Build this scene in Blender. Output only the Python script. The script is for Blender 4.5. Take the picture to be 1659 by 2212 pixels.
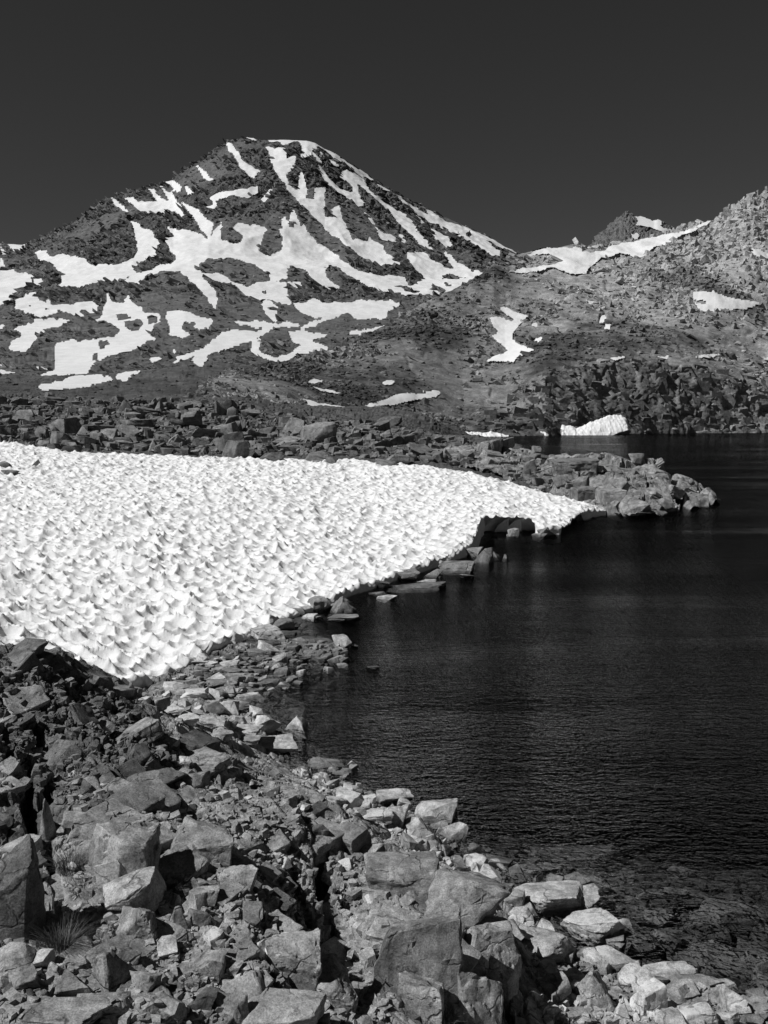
import bpy, bmesh, math, random
import numpy as np

for _o in list(bpy.data.objects):
    bpy.data.objects.remove(_o)
scene = bpy.context.scene
COL = scene.collection

# ------------------------------------------------------------------ camera, sky, sun, exposure
CAM_H = 5.0                                  # metres above the lake
PITCH = math.radians(5.54)                   # looking slightly down
F_D, CX, CY = 2000.0, 829.5, 1106.0          # lens of the photograph on its 1659 x 2212 frame
cam_data = bpy.data.cameras.new("camera")
cam = bpy.data.objects.new("camera", cam_data)
COL.objects.link(cam)
cam.location = (0, 0, CAM_H)
cam.rotation_euler = (math.pi / 2 - PITCH, 0, 0)
cam_data.sensor_fit = 'VERTICAL'
cam_data.sensor_height = 32.0
cam_data.lens = 32.0 * F_D / 2212.0
cam_data.clip_start = 0.1
cam_data.clip_end = 20000
scene.camera = cam

SUN_EL = math.radians(48)
SUN_AZ = math.atan2(-0.90, -0.42)            # direction towards the sun: left, a touch behind the camera
world = bpy.data.worlds.new("World")
scene.world = world
world.use_nodes = True
_nt = world.node_tree
for n in list(_nt.nodes):
    _nt.nodes.remove(n)
_sky = _nt.nodes.new('ShaderNodeTexSky')
_sky.sky_type = 'NISHITA'
_sky.sun_disc = False
_sky.sun_elevation = SUN_EL
_sky.sun_rotation = SUN_AZ % (2 * math.pi)
_sky.altitude = 3000
_sky.air_density = 1.0
_sky.dust_density = 0.0
_sky.ozone_density = 1.0
_sep = _nt.nodes.new('ShaderNodeSeparateColor')          # black and white film behind a red filter
_bg = _nt.nodes.new('ShaderNodeBackground')
_bg.inputs['Strength'].default_value = 0.05
_out = _nt.nodes.new('ShaderNodeOutputWorld')
_nt.links.new(_sky.outputs[0], _sep.inputs[0])
_flt = _nt.nodes.new('ShaderNodeMath'); _flt.operation = 'MULTIPLY'; _flt.inputs[1].default_value = 0.52    # the filter's own density
_nt.links.new(_sep.outputs[0], _flt.inputs[0])
_nt.links.new(_flt.outputs[0], _bg.inputs['Color'])
_nt.links.new(_bg.outputs[0], _out.inputs['Surface'])

sun_data = bpy.data.lights.new("sun", 'SUN')
sun_data.energy = 4.2
sun_data.angle = math.radians(0.53)
sun_data.color = (1.0, 1.0, 1.0)
sun = bpy.data.objects.new("sun", sun_data)
COL.objects.link(sun)
import mathutils
_sd = mathutils.Vector((math.sin(SUN_AZ) * math.cos(SUN_EL), math.cos(SUN_AZ) * math.cos(SUN_EL), math.sin(SUN_EL)))
sun.rotation_euler = _sd.to_track_quat('Z', 'Y').to_euler()
sun.location = _sd * 50

scene.view_settings.view_transform = 'Standard'
scene.view_settings.look = 'None'
scene.view_settings.exposure = 0.0
scene.view_settings.gamma = 1.0
scene.view_settings.use_curve_mapping = False
scene.render.engine = 'CYCLES'
scene.cycles.max_bounces = 8
scene.cycles.diffuse_bounces = 4
scene.cycles.transparent_max_bounces = 12
scene.cycles.use_denoising = True

# ------------------------------------------------------------------ geometry of the view
SP, CP = math.sin(PITCH), math.cos(PITCH)


def slopes(u, v):
    """a photograph point -> (x/y, (z - CAM_H)/y) of its line of sight"""
    u = np.asarray(u, float); v = np.asarray(v, float)
    x = (u - CX) / F_D
    y = (CY - v) / F_D
    fy = CP + y * SP
    return x / fy, (y * CP - SP) / fy


def pt(u, v, d):
    a, e = slopes(u, v)
    return np.stack([a * d, np.asarray(d) * np.ones_like(a), CAM_H + e * d], -1)


def to_uv(P):
    x, y, z = P[..., 0], P[..., 1], P[..., 2] - CAM_H
    dep = y * CP - z * SP
    return CX + F_D * x / dep, CY - F_D * (y * SP + z * CP) / dep


def a_of(u, v=1150):
    return slopes(u, v)[0]


# ------------------------------------------------------------------ noise
U32 = np.uint32


def hash_u(ix, iy, iz, seed):
    h = (ix.astype(np.int64) * 73856093) ^ (iy.astype(np.int64) * 19349663) ^ (iz.astype(np.int64) * 83492791) ^ (seed * 2654435761)
    h = (h & 0xFFFFFFFF).astype(np.uint32)
    h ^= h >> U32(16); h *= U32(0x7feb352d); h ^= h >> U32(15); h *= U32(0x846ca68b); h ^= h >> U32(16)
    return h


def r01(h, k):
    h = h + U32((k * 0x9E3779B1) & 0xFFFFFFFF)
    h ^= h >> U32(15); h *= U32(0x2c1b3c6d); h ^= h >> U32(12); h *= U32(0x297a2d39); h ^= h >> U32(15)
    return h.astype(np.float32) * np.float32(1.0 / 4294967296.0)


def perlin(P, seed=0):
    P = np.asarray(P, np.float64)
    I = np.floor(P).astype(np.int64)
    Fr = (P - I).astype(np.float32)
    W = Fr * Fr * Fr * (Fr * (Fr * 6 - 15) + 10)
    dim = P.shape[-1]
    zero = np.zeros_like(I[..., 0])
    tot = np.zeros(P.shape[:-1], np.float32)
    for c in range(2 ** dim):
        o = [(c >> k) & 1 for k in range(dim)]
        h = hash_u(I[..., 0] + o[0], I[..., 1] + o[1], I[..., 2] + o[2] if dim == 3 else zero, seed)
        g = np.zeros_like(tot)
        w = np.ones_like(tot)
        for k in range(dim):
            g += (r01(h, k + 1) * 2 - 1) * (Fr[..., k] - o[k])
            w = w * (W[..., k] if o[k] else 1 - W[..., k])
        tot += g * w
    return tot * 1.6


def fbm(P, seed=0, octv=4, gain=0.5, lac=2.03, ridged=False):
    P = np.asarray(P, np.float64)
    s = np.zeros(P.shape[:-1], np.float32); amp = 1.0; nrm = 0
    for k in range(octv):
        n = perlin(P * (lac ** k) + 17.3 * k, seed + k * 31)
        if ridged:
            n = 1 - 2 * np.abs(n)
        s += amp * n; nrm += amp; amp *= gain
    return s / nrm


def worley(P, seed=0, jit=0.95):
    """F1, F2, hash of the nearest cell, vector to its centre"""
    P = np.asarray(P, np.float64)
    dim = P.shape[-1]
    I = np.floor(P).astype(np.int64)
    Fr = (P - I).astype(np.float32)
    n = P.shape[:-1]
    F1 = np.full(n, 9e9, np.float32); F2 = F1.copy()
    H = np.zeros(n, np.uint32); V = np.zeros(n + (dim,), np.float32)
    zero = np.zeros_like(I[..., 0])
    rng = (-1, 0, 1)
    for ox in rng:
        for oy in rng:
            for oz in (rng if dim == 3 else (0,)):
                h = hash_u(I[..., 0] + ox, I[..., 1] + oy, I[..., 2] + oz if dim == 3 else zero, seed)
                d = [ox + 0.5 + jit * (r01(h, 1) - 0.5) - Fr[..., 0], oy + 0.5 + jit * (r01(h, 2) - 0.5) - Fr[..., 1]]
                if dim == 3:
                    d.append(oz + 0.5 + jit * (r01(h, 3) - 0.5) - Fr[..., 2])
                D = sum(q * q for q in d)
                near = D < F1
                F2 = np.where(near, F1, np.minimum(F2, D))
                F1 = np.where(near, D, F1)
                H = np.where(near, h, H)
                for k in range(dim):
                    V[..., k] = np.where(near, d[k], V[..., k])
    return np.sqrt(F1), np.sqrt(F2), H, V


def facets(P, seed, tilt=0.8, step=1.0, crack=0.5, cw=0.12):
    """broken rock: every cell a plane of its own tilt and height, dark joints between"""
    F1, F2, H, V = worley(P, seed)
    h = step * (r01(H, 11) - 0.5)
    for k in range(V.shape[-1]):
        h = h + tilt * (r01(H, 20 + k) - 0.5) * 2 * V[..., k]
    e = F2 - F1
    if crack:
        h = h - crack * np.clip(1 - e / cw, 0, 1)
    return h


def in_poly(u, v, poly):
    poly = np.asarray(poly, float)
    r = np.zeros(u.shape, bool)
    m = (u >= poly[:, 0].min()) & (u <= poly[:, 0].max()) & (v >= poly[:, 1].min()) & (v <= poly[:, 1].max())
    if not m.any():
        return r
    x, y = u[m], v[m]
    c = np.zeros(x.shape, bool)
    n = len(poly)
    for i in range(n):
        x1, y1 = poly[i]; x2, y2 = poly[(i + 1) % n]
        if y1 == y2:
            continue
        c ^= ((y1 > y) != (y2 > y)) & (x < (x2 - x1) * (y - y1) / (y2 - y1) + x1)
    r[m] = c
    return r


def seg_dist(u, v, line):
    D = np.full(u.shape, 1e9)
    for (x1, y1), (x2, y2) in zip(line[:-1], line[1:]):
        dx, dy = x2 - x1, y2 - y1
        t = np.clip(((u - x1) * dx + (v - y1) * dy) / (dx * dx + dy * dy), 0, 1)
        D = np.minimum(D, np.hypot(u - x1 - t * dx, v - y1 - t * dy))
    return D


def blur(M, n):
    M = M.astype(np.float32)
    for _ in range(n):
        Q = np.pad(M, 1, mode='edge')
        M = (Q[1:-1, 1:-1] * 2 + Q[:-2, 1:-1] + Q[2:, 1:-1] + Q[1:-1, :-2] + Q[1:-1, 2:]) / 6
    return M


def sstep(a, b, x):
    t = np.clip((x - a) / (b - a), 0, 1)
    return t * t * (3 - 2 * t)


import itertools


def hull(N, D, bevel, segs, L):
    """convex body cut by planes, edges a little worn, faces split to edges shorter than L"""
    T = np.array(list(itertools.combinations(range(len(N)), 3)))
    M = N[T]; ok = np.abs(np.linalg.det(M)) > .04
    X = np.linalg.solve(M[ok], D[T[ok]][..., None])[..., 0]
    X = X[((X @ N.T - D) < 1e-6).all(1)]
    X = X[np.abs(X).max(1) < 1.4]
    bm = bmesh.new()
    for p in X: bm.verts.new(p)
    r_ = bmesh.ops.convex_hull(bm, input=bm.verts)
    bmesh.ops.delete(bm, geom=[e for e in r_['geom_interior'] if isinstance(e, bmesh.types.BMVert)], context='VERTS')
    bmesh.ops.remove_doubles(bm, verts=bm.verts, dist=.05)
    bmesh.ops.dissolve_limit(bm, angle_limit=math.radians(3), verts=bm.verts, edges=bm.edges)
    if bevel:
        bmesh.ops.bevel(bm, geom=list(bm.edges), offset=bevel, segments=segs, profile=.55, affect='EDGES', clamp_overlap=True)
    bmesh.ops.triangulate(bm, faces=bm.faces)
    for _ in range(5):
        long = [e for e in bm.edges if e.calc_length() > L]
        if not long: break
        bmesh.ops.subdivide_edges(bm, edges=long, cuts=1)
        bmesh.ops.triangulate(bm, faces=[f for f in bm.faces if len(f.verts) > 3])
    bm.normal_update()
    bm.verts.index_update()
    V = np.array([v.co[:] for v in bm.verts]); Nn = np.array([v.normal[:] for v in bm.verts])
    Fq = np.array([[v.index for v in f.verts] for f in bm.faces]); bm.free()
    return V, Nn, Fq


def planes(style, rg):
    N = []; D = []

    def add(n, d):
        n = np.array(n, float); N.append(n / np.linalg.norm(n)); D.append(d)
    j = lambda s: rg.uniform(-s, s)
    if style == 'joint':                                              # cut by the three joint sets of the bedrock
        for k in range(4):
            t = k * math.pi / 2 + j(.16); add((math.cos(t), math.sin(t), j(.14)), rg.uniform(.6, .9))
        add((j(.14), j(.14), 1), rg.uniform(.55, .8)); add((0, 0, -1), .7)
        for k in range(rg.randint(1, 4)): add(rg.normal(size=3) * (1, 1, 1.2), rg.uniform(.75, 1.0))
    elif style in ('block', 'slab'):
        yaw = rg.uniform(-.7, .7)
        for k in range(4):
            t = yaw + k * math.pi / 2 + j(.42)
            add((math.cos(t), math.sin(t), j(.38)), rg.uniform(.55, .9))
        add((j(.35), j(.35), 1), rg.uniform(.5, .75)); add((j(.2), j(.2), -1), .7)
        for k in range(rg.randint(2, 5)):
            add(rg.normal(size=3) * (1, 1, .9), rg.uniform(.78, 1.0))
    elif style == 'wedge':
        t0 = rg.uniform(0, 6.3); n = rg.randint(3, 5)
        for k in range(n):
            t = t0 + k * 2 * math.pi / n + j(.45)
            add((math.cos(t), math.sin(t), rg.uniform(.15, .95)), rg.uniform(.40, .62))
        add((0, 0, -1), .6); add((j(.5), j(.5), 1), rg.uniform(.75, 1.0))
        for k in range(2): add(rg.normal(size=3), rg.uniform(.7, .95))
    elif style == 'round':
        for k in range(15): add(rg.normal(size=3), rg.uniform(.72, .95))
        for k in range(6):
            v = [0, 0, 0]; v[k // 2] = 1 if k % 2 else -1; add(np.array(v) + rg.normal(size=3) * .2, rg.uniform(.75, .95))
    else:
        for k in range(6):
            v = [0, 0, 0]; v[k // 2] = 1 if k % 2 else -1; add(np.array(v) + rg.normal(size=3) * .42, rg.uniform(.5, .85))
        for k in range(4): add(rg.normal(size=3), rg.uniform(.6, .95))
    return np.array(N), np.array(D)


# ------------------------------------------------------------------ objects
def tag(o, label=None, cat=None, group=None, kind=None):
    if label: o['label'] = label
    if cat: o['category'] = cat
    if group: o['group'] = group
    if kind: o['kind'] = kind
    return o


def mesh_from(name, V, Fq, mat, smooth=False, attrs=None):
    me = bpy.data.meshes.new(name)
    V = np.ascontiguousarray(V, np.float32); Fq = np.ascontiguousarray(Fq, np.int32)
    k = Fq.shape[1]
    me.vertices.add(len(V)); me.vertices.foreach_set('co', V.ravel())
    me.loops.add(Fq.size); me.loops.foreach_set('vertex_index', Fq.ravel())
    me.polygons.add(len(Fq))
    me.polygons.foreach_set('loop_start', np.arange(0, Fq.size, k, dtype=np.int32))
    me.update(calc_edges=True)
    me.validate()
    me.polygons.foreach_set('use_smooth', np.full(len(me.polygons), smooth, dtype=bool))
    for nm, arr in (attrs or {}).items():
        at = me.attributes.new(nm, 'FLOAT', 'POINT')
        at.data.foreach_set('value', np.ascontiguousarray(arr, np.float32).ravel())
    me.materials.append(mat)
    o = bpy.data.objects.new(name, me)
    COL.objects.link(o)
    return o


def grid_faces(nr, nc):
    i = np.arange(nr * nc).reshape(nr, nc)
    return np.stack([i[:-1, :-1], i[:-1, 1:], i[1:, 1:], i[1:, :-1]], -1)          # (nr-1, nc-1, 4)


def sub_mesh(name, V, Fq, mat, smooth=False, attrs=None):
    """only the faces given, loose vertices dropped"""
    Fq = Fq.reshape(-1, Fq.shape[-1])
    used, inv = np.unique(Fq, return_inverse=True)
    at = {k: np.asarray(a).ravel()[used] for k, a in (attrs or {}).items()}
    return mesh_from(name, V.reshape(-1, 3)[used], inv.reshape(Fq.shape), mat, smooth, at)


def grid_normals(P):
    du = np.gradient(P, axis=1); dv = np.gradient(P, axis=0)
    n = np.cross(du, dv)
    n /= np.linalg.norm(n, axis=-1, keepdims=True) + 1e-9
    return n


# ------------------------------------------------------------------ materials (black and white, so every colour is a grey)
class NT:
    def __init__(self, name):
        self.m = bpy.data.materials.new(name); self.m.use_nodes = True
        self.t = self.m.node_tree
        self.t.nodes.clear()
        self.out = self.n('ShaderNodeOutputMaterial')

    def n(self, typ, **kw):
        nd = self.t.nodes.new(typ)
        for k, v in kw.items():
            setattr(nd, k, v)
        return nd

    def l(self, a, b):
        self.t.links.new(a, b)

    def val(self, x, sock):
        if isinstance(x, (int, float)):
            sock.default_value = x
        else:
            self.l(x, sock)

    def math(self, op, a, b=0.0, c=None, clamp=False):
        nd = self.n('ShaderNodeMath', operation=op); nd.use_clamp = clamp
        self.val(a, nd.inputs[0]); self.val(b, nd.inputs[1])
        if c is not None: self.val(c, nd.inputs[2])
        return nd.outputs[0]

    def ramp(self, x, lo, hi, a=0.0, b=1.0):
        nd = self.n('ShaderNodeMapRange'); nd.clamp = True
        self.l(x, nd.inputs[0])
        for i, q in enumerate((lo, hi, a, b)):
            nd.inputs[i + 1].default_value = q
        return nd.outputs[0]

    def noise(self, co, scale, detail=4, rough=0.6, dist=0.0):
        nd = self.n('ShaderNodeTexNoise')
        nd.inputs['Scale'].default_value = scale; nd.inputs['Detail'].default_value = detail
        nd.inputs['Roughness'].default_value = rough; nd.inputs['Distortion'].default_value = dist
        self.l(co, nd.inputs['Vector'])
        return nd.outputs[0]

    def voro(self, co, scale, feature='F1', rand=1.0):
        nd = self.n('ShaderNodeTexVoronoi', feature=feature)
        nd.inputs['Scale'].default_value = scale
        nd.inputs['Randomness'].default_value = rand
        self.l(co, nd.inputs['Vector'])
        return nd.outputs[0]

    def mapping(self, co, scale=(1, 1, 1), rot=(0, 0, 0)):
        nd = self.n('ShaderNodeMapping')
        nd.inputs['Scale'].default_value = scale; nd.inputs['Rotation'].default_value = rot
        self.l(co, nd.inputs['Vector'])
        return nd.outputs[0]


def rock_material(name, tone, s=1.0, speck=0.35, lichen=0.3, bump=0.6, use_attr=False, per_object=0.0, wet=False, strata=None, bdist=0.02, cracks=0.0):
    """s: size of the grain relative to a hand-sized one (metres)"""
    g = NT(name)
    pos = g.n('ShaderNodeNewGeometry').outputs['Position']
    if per_object:
        oi = g.n('ShaderNodeObjectInfo').outputs['Random']
        ad = g.n('ShaderNodeVectorMath', operation='ADD')
        cb = g.n('ShaderNodeCombineXYZ')
        g.l(g.math('MULTIPLY', oi, 37.0), cb.inputs[0]); g.l(g.math('MULTIPLY', oi, 11.0), cb.inputs[2])
        g.l(pos, ad.inputs[0]); g.l(cb.outputs[0], ad.inputs[1])
        co = ad.outputs[0]
    else:
        co = pos
    big = g.noise(co, 1.1 / s, 5, 0.65)
    mid = g.noise(co, 6.5 / s, 6, 0.7, 0.4)
    fine = g.noise(co, 55 / s, 3, 0.75)
    c = g.math('MULTIPLY_ADD', g.ramp(big, 0.3, 0.72, -0.5, 0.5), 0.7, 1.0)
    c = g.math('MULTIPLY', c, g.math('MULTIPLY_ADD', g.ramp(mid, 0.32, 0.68, -0.5, 0.5), 0.85, 1.0))
    c = g.math('MULTIPLY', c, g.math('MULTIPLY_ADD', g.ramp(fine, 0.34, 0.66, -0.5, 0.5), speck * 2.2, 1.0))
    if lichen:                                                # dark lichen crusts in scattered spots
        sp = g.noise(co, 9 / s, 5, 0.75, 0.3)
        ar = g.noise(co, 1.7 / s, 3, 0.6)
        k = g.math('MULTIPLY', g.ramp(sp, 0.56, 0.62), g.ramp(ar, 0.45, 0.6))
        c = g.math('MULTIPLY', c, g.math('MULTIPLY_ADD', k, -lichen * 2 if lichen < 0.5 else -0.9, 1.0))
    h = g.math('MULTIPLY_ADD', g.noise(co, 14 / s, 7, 0.7), 0.7, g.math('MULTIPLY', fine, 0.3))
    if cracks:                                                # hairline joints, open here and closed there
        ds = g.n('ShaderNodeVectorMath', operation='ADD'); g.l(co, ds.inputs[0])
        nz = g.n('ShaderNodeTexNoise'); nz.inputs['Scale'].default_value = 4.0 / s; nz.inputs['Detail'].default_value = 3; g.l(co, nz.inputs['Vector'])
        sc = g.n('ShaderNodeVectorMath', operation='SCALE'); sc.inputs['Scale'].default_value = .22 * s; g.l(nz.outputs[1], sc.inputs[0]); g.l(sc.outputs[0], ds.inputs[1])
        ck = g.voro(g.mapping(ds.outputs[0], (1, .7, 1.5), (.4, .3, .6)), 2.0 / s, 'DISTANCE_TO_EDGE')
        op = g.ramp(g.noise(co, 2.3 / s, 2), .42, .62)
        line = g.math('MULTIPLY', g.ramp(ck, .004, .035, 1, 0), op)
        c = g.math('MULTIPLY', c, g.math('MULTIPLY_ADD', line, -.75 * cracks, 1.0))
        h = g.math('MULTIPLY_ADD', line, -1.2 * cracks, h)
        st2 = g.noise(g.mapping(co, (1, 1, .22)), 3.4 / s, 4, .7)     # seep stains
        c = g.math('MULTIPLY', c, g.ramp(st2, .36, .56, .62, 1.08))
    if strata:
        st = g.mapping(co, strata[0], strata[1])
        sn = g.noise(st, 1.0, 5, 0.6, 0.3)
        h = g.math('MULTIPLY_ADD', sn, strata[2], h)
        c = g.math('MULTIPLY', c, g.ramp(sn, 0.32, 0.6, 0.72, 1.15))
    if use_attr:
        at = g.n('ShaderNodeAttribute'); at.attribute_name = 'tone'
        c = g.math('MULTIPLY', c, at.outputs['Fac'])
    else:
        c = g.math('MULTIPLY', c, tone)
    if per_object:
        oi2 = g.n('ShaderNodeObjectInfo').outputs['Random']
        fr = g.math('FRACT', g.math('MULTIPLY', oi2, 7.31))
        c = g.math('MULTIPLY', c, g.math('MULTIPLY_ADD', fr, per_object, 1 - per_object / 2))
    rough = 0.9
    if wet:                                                   # soaked and algae-darkened below the water line
        sx = g.n('ShaderNodeSeparateXYZ'); g.l(pos, sx.inputs[0])
        wz = g.math('ADD', sx.outputs[2], g.math('MULTIPLY', g.noise(co, 5, 3), -0.06))
        k = g.ramp(wz, 0.0, 0.035, 0.55, 1.0)
        c = g.math('MULTIPLY', c, k)
    c = g.math('MINIMUM', g.math('MAXIMUM', c, 0.012), 0.62)
    b = g.n('ShaderNodeBump'); b.inputs['Strength'].default_value = bump; b.inputs['Distance'].default_value = bdist * s
    g.l(h, b.inputs['Height'])
    p = g.n('ShaderNodeBsdfPrincipled')
    g.l(c, p.inputs['Base Color'])
    p.inputs['Roughness'].default_value = rough
    p.inputs['Specular IOR Level'].default_value = 0.25
    g.l(b.outputs[0], p.inputs['Normal'])
    g.l(p.outputs[0], g.out.inputs['Surface'])
    return g.m


def snow_material(name, base=0.82, s=1.0, dirt=0.12, runnels=0.0, bump=0.4):
    g = NT(name)
    co = g.n('ShaderNodeNewGeometry').outputs['Position']
    a = g.noise(co, 0.9 / s, 4, 0.6)
    b2 = g.noise(co, 7 / s, 5, 0.7)
    c = g.math('MULTIPLY_ADD', g.ramp(a, 0.35, 0.7, 0, 1), -dirt * 0.6, base)
    c = g.math('MULTIPLY_ADD', g.ramp(b2, 0.45, 0.72, 0, 1), -dirt, c)
    sp = g.noise(co, 45 / s, 2, 0.8)
    c = g.math('MULTIPLY_ADD', g.ramp(sp, 0.66, 0.74, 0, 1), -dirt * 1.5, c)
    h = g.noise(co, 20 / s, 4, 0.6)
    if runnels:
        h = g.math('MULTIPLY_ADD', g.noise(g.mapping(co, (1 / (2.2 * s), 1 / (14 * s), 1 / (14 * s)), (0, 0, 0.15)), 1.0, 4, 0.6), runnels, h)
    b = g.n('ShaderNodeBump'); b.inputs['Strength'].default_value = bump; b.inputs['Distance'].default_value = 0.02 * s
    g.l(h, b.inputs['Height'])
    p = g.n('ShaderNodeBsdfPrincipled')
    g.l(c, p.inputs['Base Color'])
    p.inputs['Roughness'].default_value = 0.75
    p.inputs['Specular IOR Level'].default_value = 0.2
    g.l(b.outputs[0], p.inputs['Normal'])
    g.l(p.outputs[0], g.out.inputs['Surface'])
    return g.m


M_MOUNT = rock_material('mountain_rock', 0.1, s=14, speck=0.3, lichen=0, bump=1.0, use_attr=True, strata=((0.10, 0.05, 0.28), (0.0, 0.6, 0.3), 0.8), bdist=0.05)
M_HILL = rock_material('hill_rock', 0.15, s=6, speck=0.3, lichen=0.25, bump=1.0, use_attr=True, strata=((0.16, 0.2, 0.42), (0.3, 0.5, 0.2), 0.5), bdist=0.05)
M_GROUND = rock_material('rocky_soil', 0.1, s=2.0, speck=0.35, lichen=0.25, bump=0.9, use_attr=True, wet=True)
M_BED = rock_material('bedrock', 0.15, s=0.8, speck=0.3, lichen=0.4, bump=0.9, use_attr=True, wet=True, bdist=0.03, cracks=0.8)
M_POINT = rock_material('point_rock', 0.26, s=2.5, speck=0.25, lichen=0.2, bump=0.9, wet=True, strata=((0.9, 0.5, 0.5), (0.3, 0.5, 0.2), 0.6), bdist=0.04, cracks=0.8)
M_FIELD = rock_material('dark_boulder', 0.185, s=2.2, speck=0.25, lichen=0.2, bump=0.8, per_object=0.5, cracks=0.6)
M_FORE = rock_material('grey_granite', 0.295, s=0.7, speck=0.35, lichen=0.3, bump=0.9, per_object=0.45, wet=True, cracks=0.6)
M_PALE = rock_material('pale_granite', 0.50, s=0.7, speck=0.3, lichen=0.15, bump=0.8, per_object=0.4, wet=True, cracks=0.6)
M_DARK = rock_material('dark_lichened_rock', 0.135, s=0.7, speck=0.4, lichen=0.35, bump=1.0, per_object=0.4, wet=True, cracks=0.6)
M_MIDP = rock_material('point_boulder', 0.235, s=1.8, speck=0.25, lichen=0.15, bump=0.8, per_object=0.4, wet=True, cracks=0.6)
M_SNOW = snow_material('suncupped_snow', 0.80, s=1.0, dirt=0.13, bump=0.5)
M_FARSNOW = snow_material('far_snow', 0.80, s=6.0, dirt=0.17, runnels=1.6, bump=1.0)
M_PATCH = snow_material('patch_snow', 0.8, s=3.0, dirt=0.10, runnels=0.8, bump=1.0)

# ================================================================== MOUNTAIN
def curve(points, u):
    p = sorted(points)
    x = np.array([q[0] for q in p], float)
    return np.stack([np.interp(u, x, np.array([q[k] for q in p], float)) for k in range(1, len(p[0]))], -1)


def layer(u, rows, counts):
    """u: columns; rows: list of curves (u, v, d) from the foot upwards; counts: rows of vertices in between.
    Vertices lie on straight slopes between the curves; returns (R, C, 3)"""
    pts = []
    for r in rows:
        c = curve(r, u)
        pts.append(pt(u, c[:, 0], c[:, 1]))
    out = []
    for k in range(len(pts) - 1):
        for t in np.linspace(0, 1, counts[k], endpoint=False):
            out.append(pts[k] * (1 - t) + pts[k + 1] * t)
    out.append(pts[-1])
    P = np.stack(out, 0)
    return P


def smooth_rows(P, n, keep_top=None):
    """round the creases between the slopes"""
    for _ in range(n):
        Q = P.copy()
        Q[1:-1] = P[1:-1] * 0.5 + (P[:-2] + P[2:]) * 0.25
        if keep_top is not None:
            Q[keep_top] = P[keep_top]
        P = Q
    return P


MT_TOP = [(-400, 560), (-200, 540), (-60, 528), (0, 530), (50, 532), (66, 528), (95, 514), (130, 500), (165, 478), (200, 455), (230, 432), (260, 424),
          (290, 415), (318, 404), (340, 400), (352, 396), (375, 392), (388, 380), (400, 368), (420, 356), (440, 343), (462, 326), (480, 314), (500, 303), (530, 299),
          (556, 303), (580, 305), (612, 305), (640, 306), (662, 307), (680, 312), (700, 325), (722, 334), (740, 345), (762, 357), (780, 370), (806, 388), (830, 404),
          (850, 413), (870, 424), (896, 440), (920, 451), (945, 461), (960, 470), (1000, 489), (1040, 506), (1080, 529), (1125, 552), (1200, 590), (1350, 650)]
MT_TOP = [(u, v, 2000.0 + 0.25 * abs(u - 600)) for u, v in MT_TOP]
mt_u = np.linspace(-330, 1340, 760)
mt_rows = [
    [(-400, 905, 200), (0, 880, 215), (400, 880, 240), (700, 905, 300), (1400, 930, 420)],
    [(-400, 800, 500), (0, 800, 480), (200, 795, 480), (400, 770, 520), (700, 760, 600), (1000, 760, 700), (1400, 760, 800)],
    [(-400, 690, 900), (0, 690, 850), (200, 680, 860), (400, 650, 930), (700, 650, 1050), (900, 645, 1150), (1100, 650, 1200), (1400, 680, 1200)],
    [(-400, 610, 1300), (0, 620, 1250), (250, 600, 1250), (450, 560, 1350), (700, 570, 1450), (900, 610, 1400), (1060, 605, 1450), (1400, 680, 1500)],
    MT_TOP,
    [(u, v + 25, d + 160) for u, v, d in MT_TOP],
    [(u, v + 190, d + 700) for u, v, d in MT_TOP]]
MT_CNT = [50, 60, 60, 185, 5, 6]
mt_top_row = sum(MT_CNT[:4])
MT = smooth_rows(layer(mt_u, mt_rows, MT_CNT), 10, mt_top_row)


def Z1(*p): return [(x * .5, 270 + y * .5) for x, y in p]
def Z8(*p): return [(486 + x * .3906, 297 + y * .3906) for x, y in p]
def Z2(*p): return [(829.5 + x * .5, 324 + y * .5) for x, y in p]
def Z4(*p): return [(486 + x * .3255, 810 + y * .3255) for x, y in p]


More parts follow.
